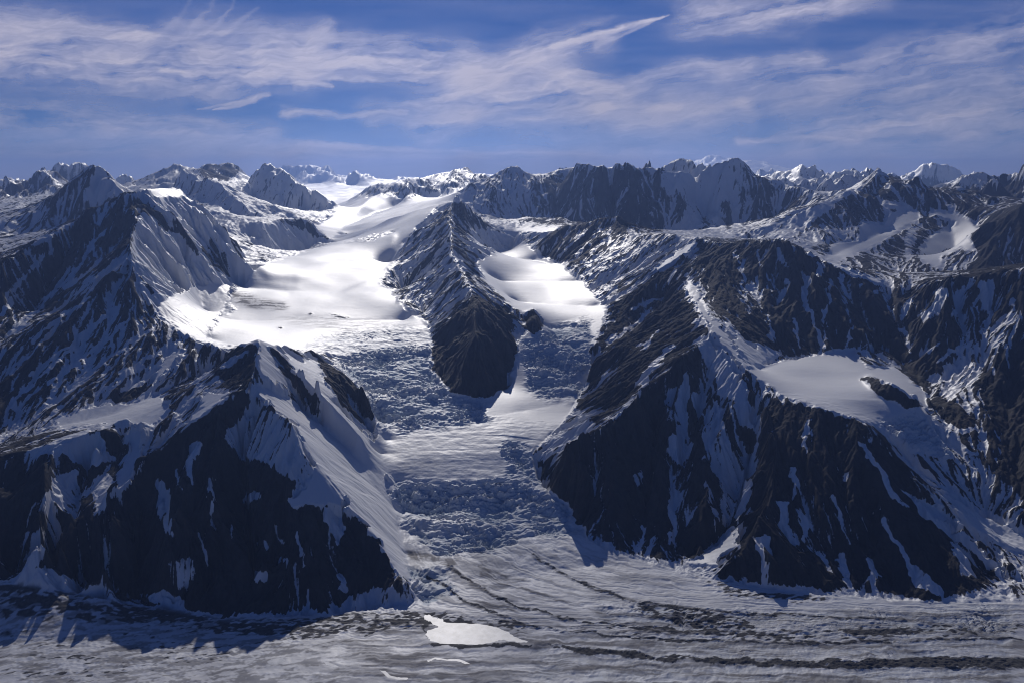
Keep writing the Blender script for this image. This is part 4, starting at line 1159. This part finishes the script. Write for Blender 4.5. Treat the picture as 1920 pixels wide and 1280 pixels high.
    shade = (.52 - .27 * (1 - sstep(2800, 3700, gy_))) * (1 - light) + .06 * fbm(gx_ / 700, gy_ / 700, 4, 577) + .32 * sstep(.02, .4, fbm(gx_ / 800, gy_ / 650, 4, 579)) * sstep(5200, 6000, gy_) - .10 * sstep(7000, 16000, gy_) + .07
    sh = np.clip(shade, .03, .8) * (1 - .45 * sstep(10000, 16000, gy_)) * (1 - sstep(20000, 32000, gy_)) * sstep(-6000, -2000, gy_)
    den = np.where(vis, np.maximum(den * sstep(-260, -60, py_), 0), 0)
    den = 1 - (1 - den) * (1 - sh * (1 - sstep(-200, -10, py_)))
    nr, nc = x.shape
    me = bpy.data.meshes.new('clouds')
    vv = np.stack([x, y, z], -1).reshape(-1, 3)
    me.vertices.add(len(vv)); me.vertices.foreach_set('co', vv.ravel())
    ii = np.arange(nr * nc, dtype=np.int32).reshape(nr, nc)
    q = np.stack([ii[:-1, :-1], ii[:-1, 1:], ii[1:, 1:], ii[1:, :-1]], -1).reshape(-1, 4)
    me.loops.add(q.size); me.loops.foreach_set('vertex_index', q.ravel())
    me.polygons.add(len(q)); me.polygons.foreach_set('loop_start', np.arange(0, q.size, 4, dtype=np.int32))
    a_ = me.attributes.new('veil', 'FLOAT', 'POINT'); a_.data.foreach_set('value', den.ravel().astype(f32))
    a_ = me.attributes.new('overhead_dim', 'FLOAT', 'POINT'); a_.data.foreach_set('value', np.where(vis, 1 - sstep(-200, -10, py_) * 1.0, 1).ravel().astype(f32))
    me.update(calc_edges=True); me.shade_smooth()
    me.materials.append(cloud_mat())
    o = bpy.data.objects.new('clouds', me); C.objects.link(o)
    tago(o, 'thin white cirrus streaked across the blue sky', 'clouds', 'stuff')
def cloud_mat():
    m = bpy.data.materials.new('cirrus'); m.use_nodes = True
    n = m.node_tree.nodes; l = m.node_tree.links; n.clear()
    at = n.new('ShaderNodeAttribute'); at.attribute_name = 'veil'
    tr = n.new('ShaderNodeBsdfTransparent'); tl = n.new('ShaderNodeBsdfTranslucent'); df = n.new('ShaderNodeBsdfDiffuse')
    tl.inputs[0].default_value = (.90, .86, .95, 1); df.inputs[0].default_value = (.85, .85, .9, 1)
    th = n.new('ShaderNodeAttribute'); th.attribute_name = 'overhead_dim'      # added overhead part is coloured dark to cut its fill light
    cm = n.new('ShaderNodeMix'); cm.data_type = 'RGBA'; cm.inputs[6].default_value = (.90, .86, .95, 1); cm.inputs[7].default_value = (.16, .20, .28, 1)
    l.new(th.outputs['Fac'], cm.inputs[0]); l.new(cm.outputs[2], tl.inputs[0]); l.new(cm.outputs[2], df.inputs[0])
    ad = n.new('ShaderNodeMixShader'); ad.inputs[0].default_value = .25
    l.new(tl.outputs[0], ad.inputs[1]); l.new(df.outputs[0], ad.inputs[2])
    mx = n.new('ShaderNodeMixShader'); ou = n.new('ShaderNodeOutputMaterial')
    l.new(at.outputs['Fac'], mx.inputs[0]); l.new(tr.outputs[0], mx.inputs[1]); l.new(ad.outputs[0], mx.inputs[2])
    l.new(mx.outputs[0], ou.inputs[0]); m.use_transparent_shadow = True if hasattr(m, 'use_transparent_shadow') else None
    return m
clouds()
#@HAZE
def haze():
    import bmesh
    bm = bmesh.new(); bmesh.ops.create_cube(bm, size=1)
    me = bpy.data.meshes.new('haze'); bm.to_mesh(me); bm.free()
    o = bpy.data.objects.new('haze', me); C.objects.link(o)
    zt = float(zz.max()) + 60
    o.scale = (170000, 170000, zt + 60); o.location = (0, 0, (zt - 60) / 2)
    m = bpy.data.materials.new('haze_air'); m.use_nodes = True
    n = m.node_tree.nodes; n.clear()
    v = n.new('ShaderNodeVolumePrincipled'); ou = n.new('ShaderNodeOutputMaterial')
    v.inputs['Color'].default_value = (.30, .47, 1.0, 1); v.inputs['Density'].default_value = 2.4e-5
    v.inputs['Absorption Color'].default_value = (0, 0, 0, 1)
    v.inputs['Anisotropy'].default_value = .5
    m.node_tree.links.new(v.outputs[0], ou.inputs['Volume'])
    me.materials.append(m)
    tago(o, 'thin blue air between the near ridges and the far peaks', 'haze', 'stuff')
haze()
print('done', round(time.time() - T0, 1))
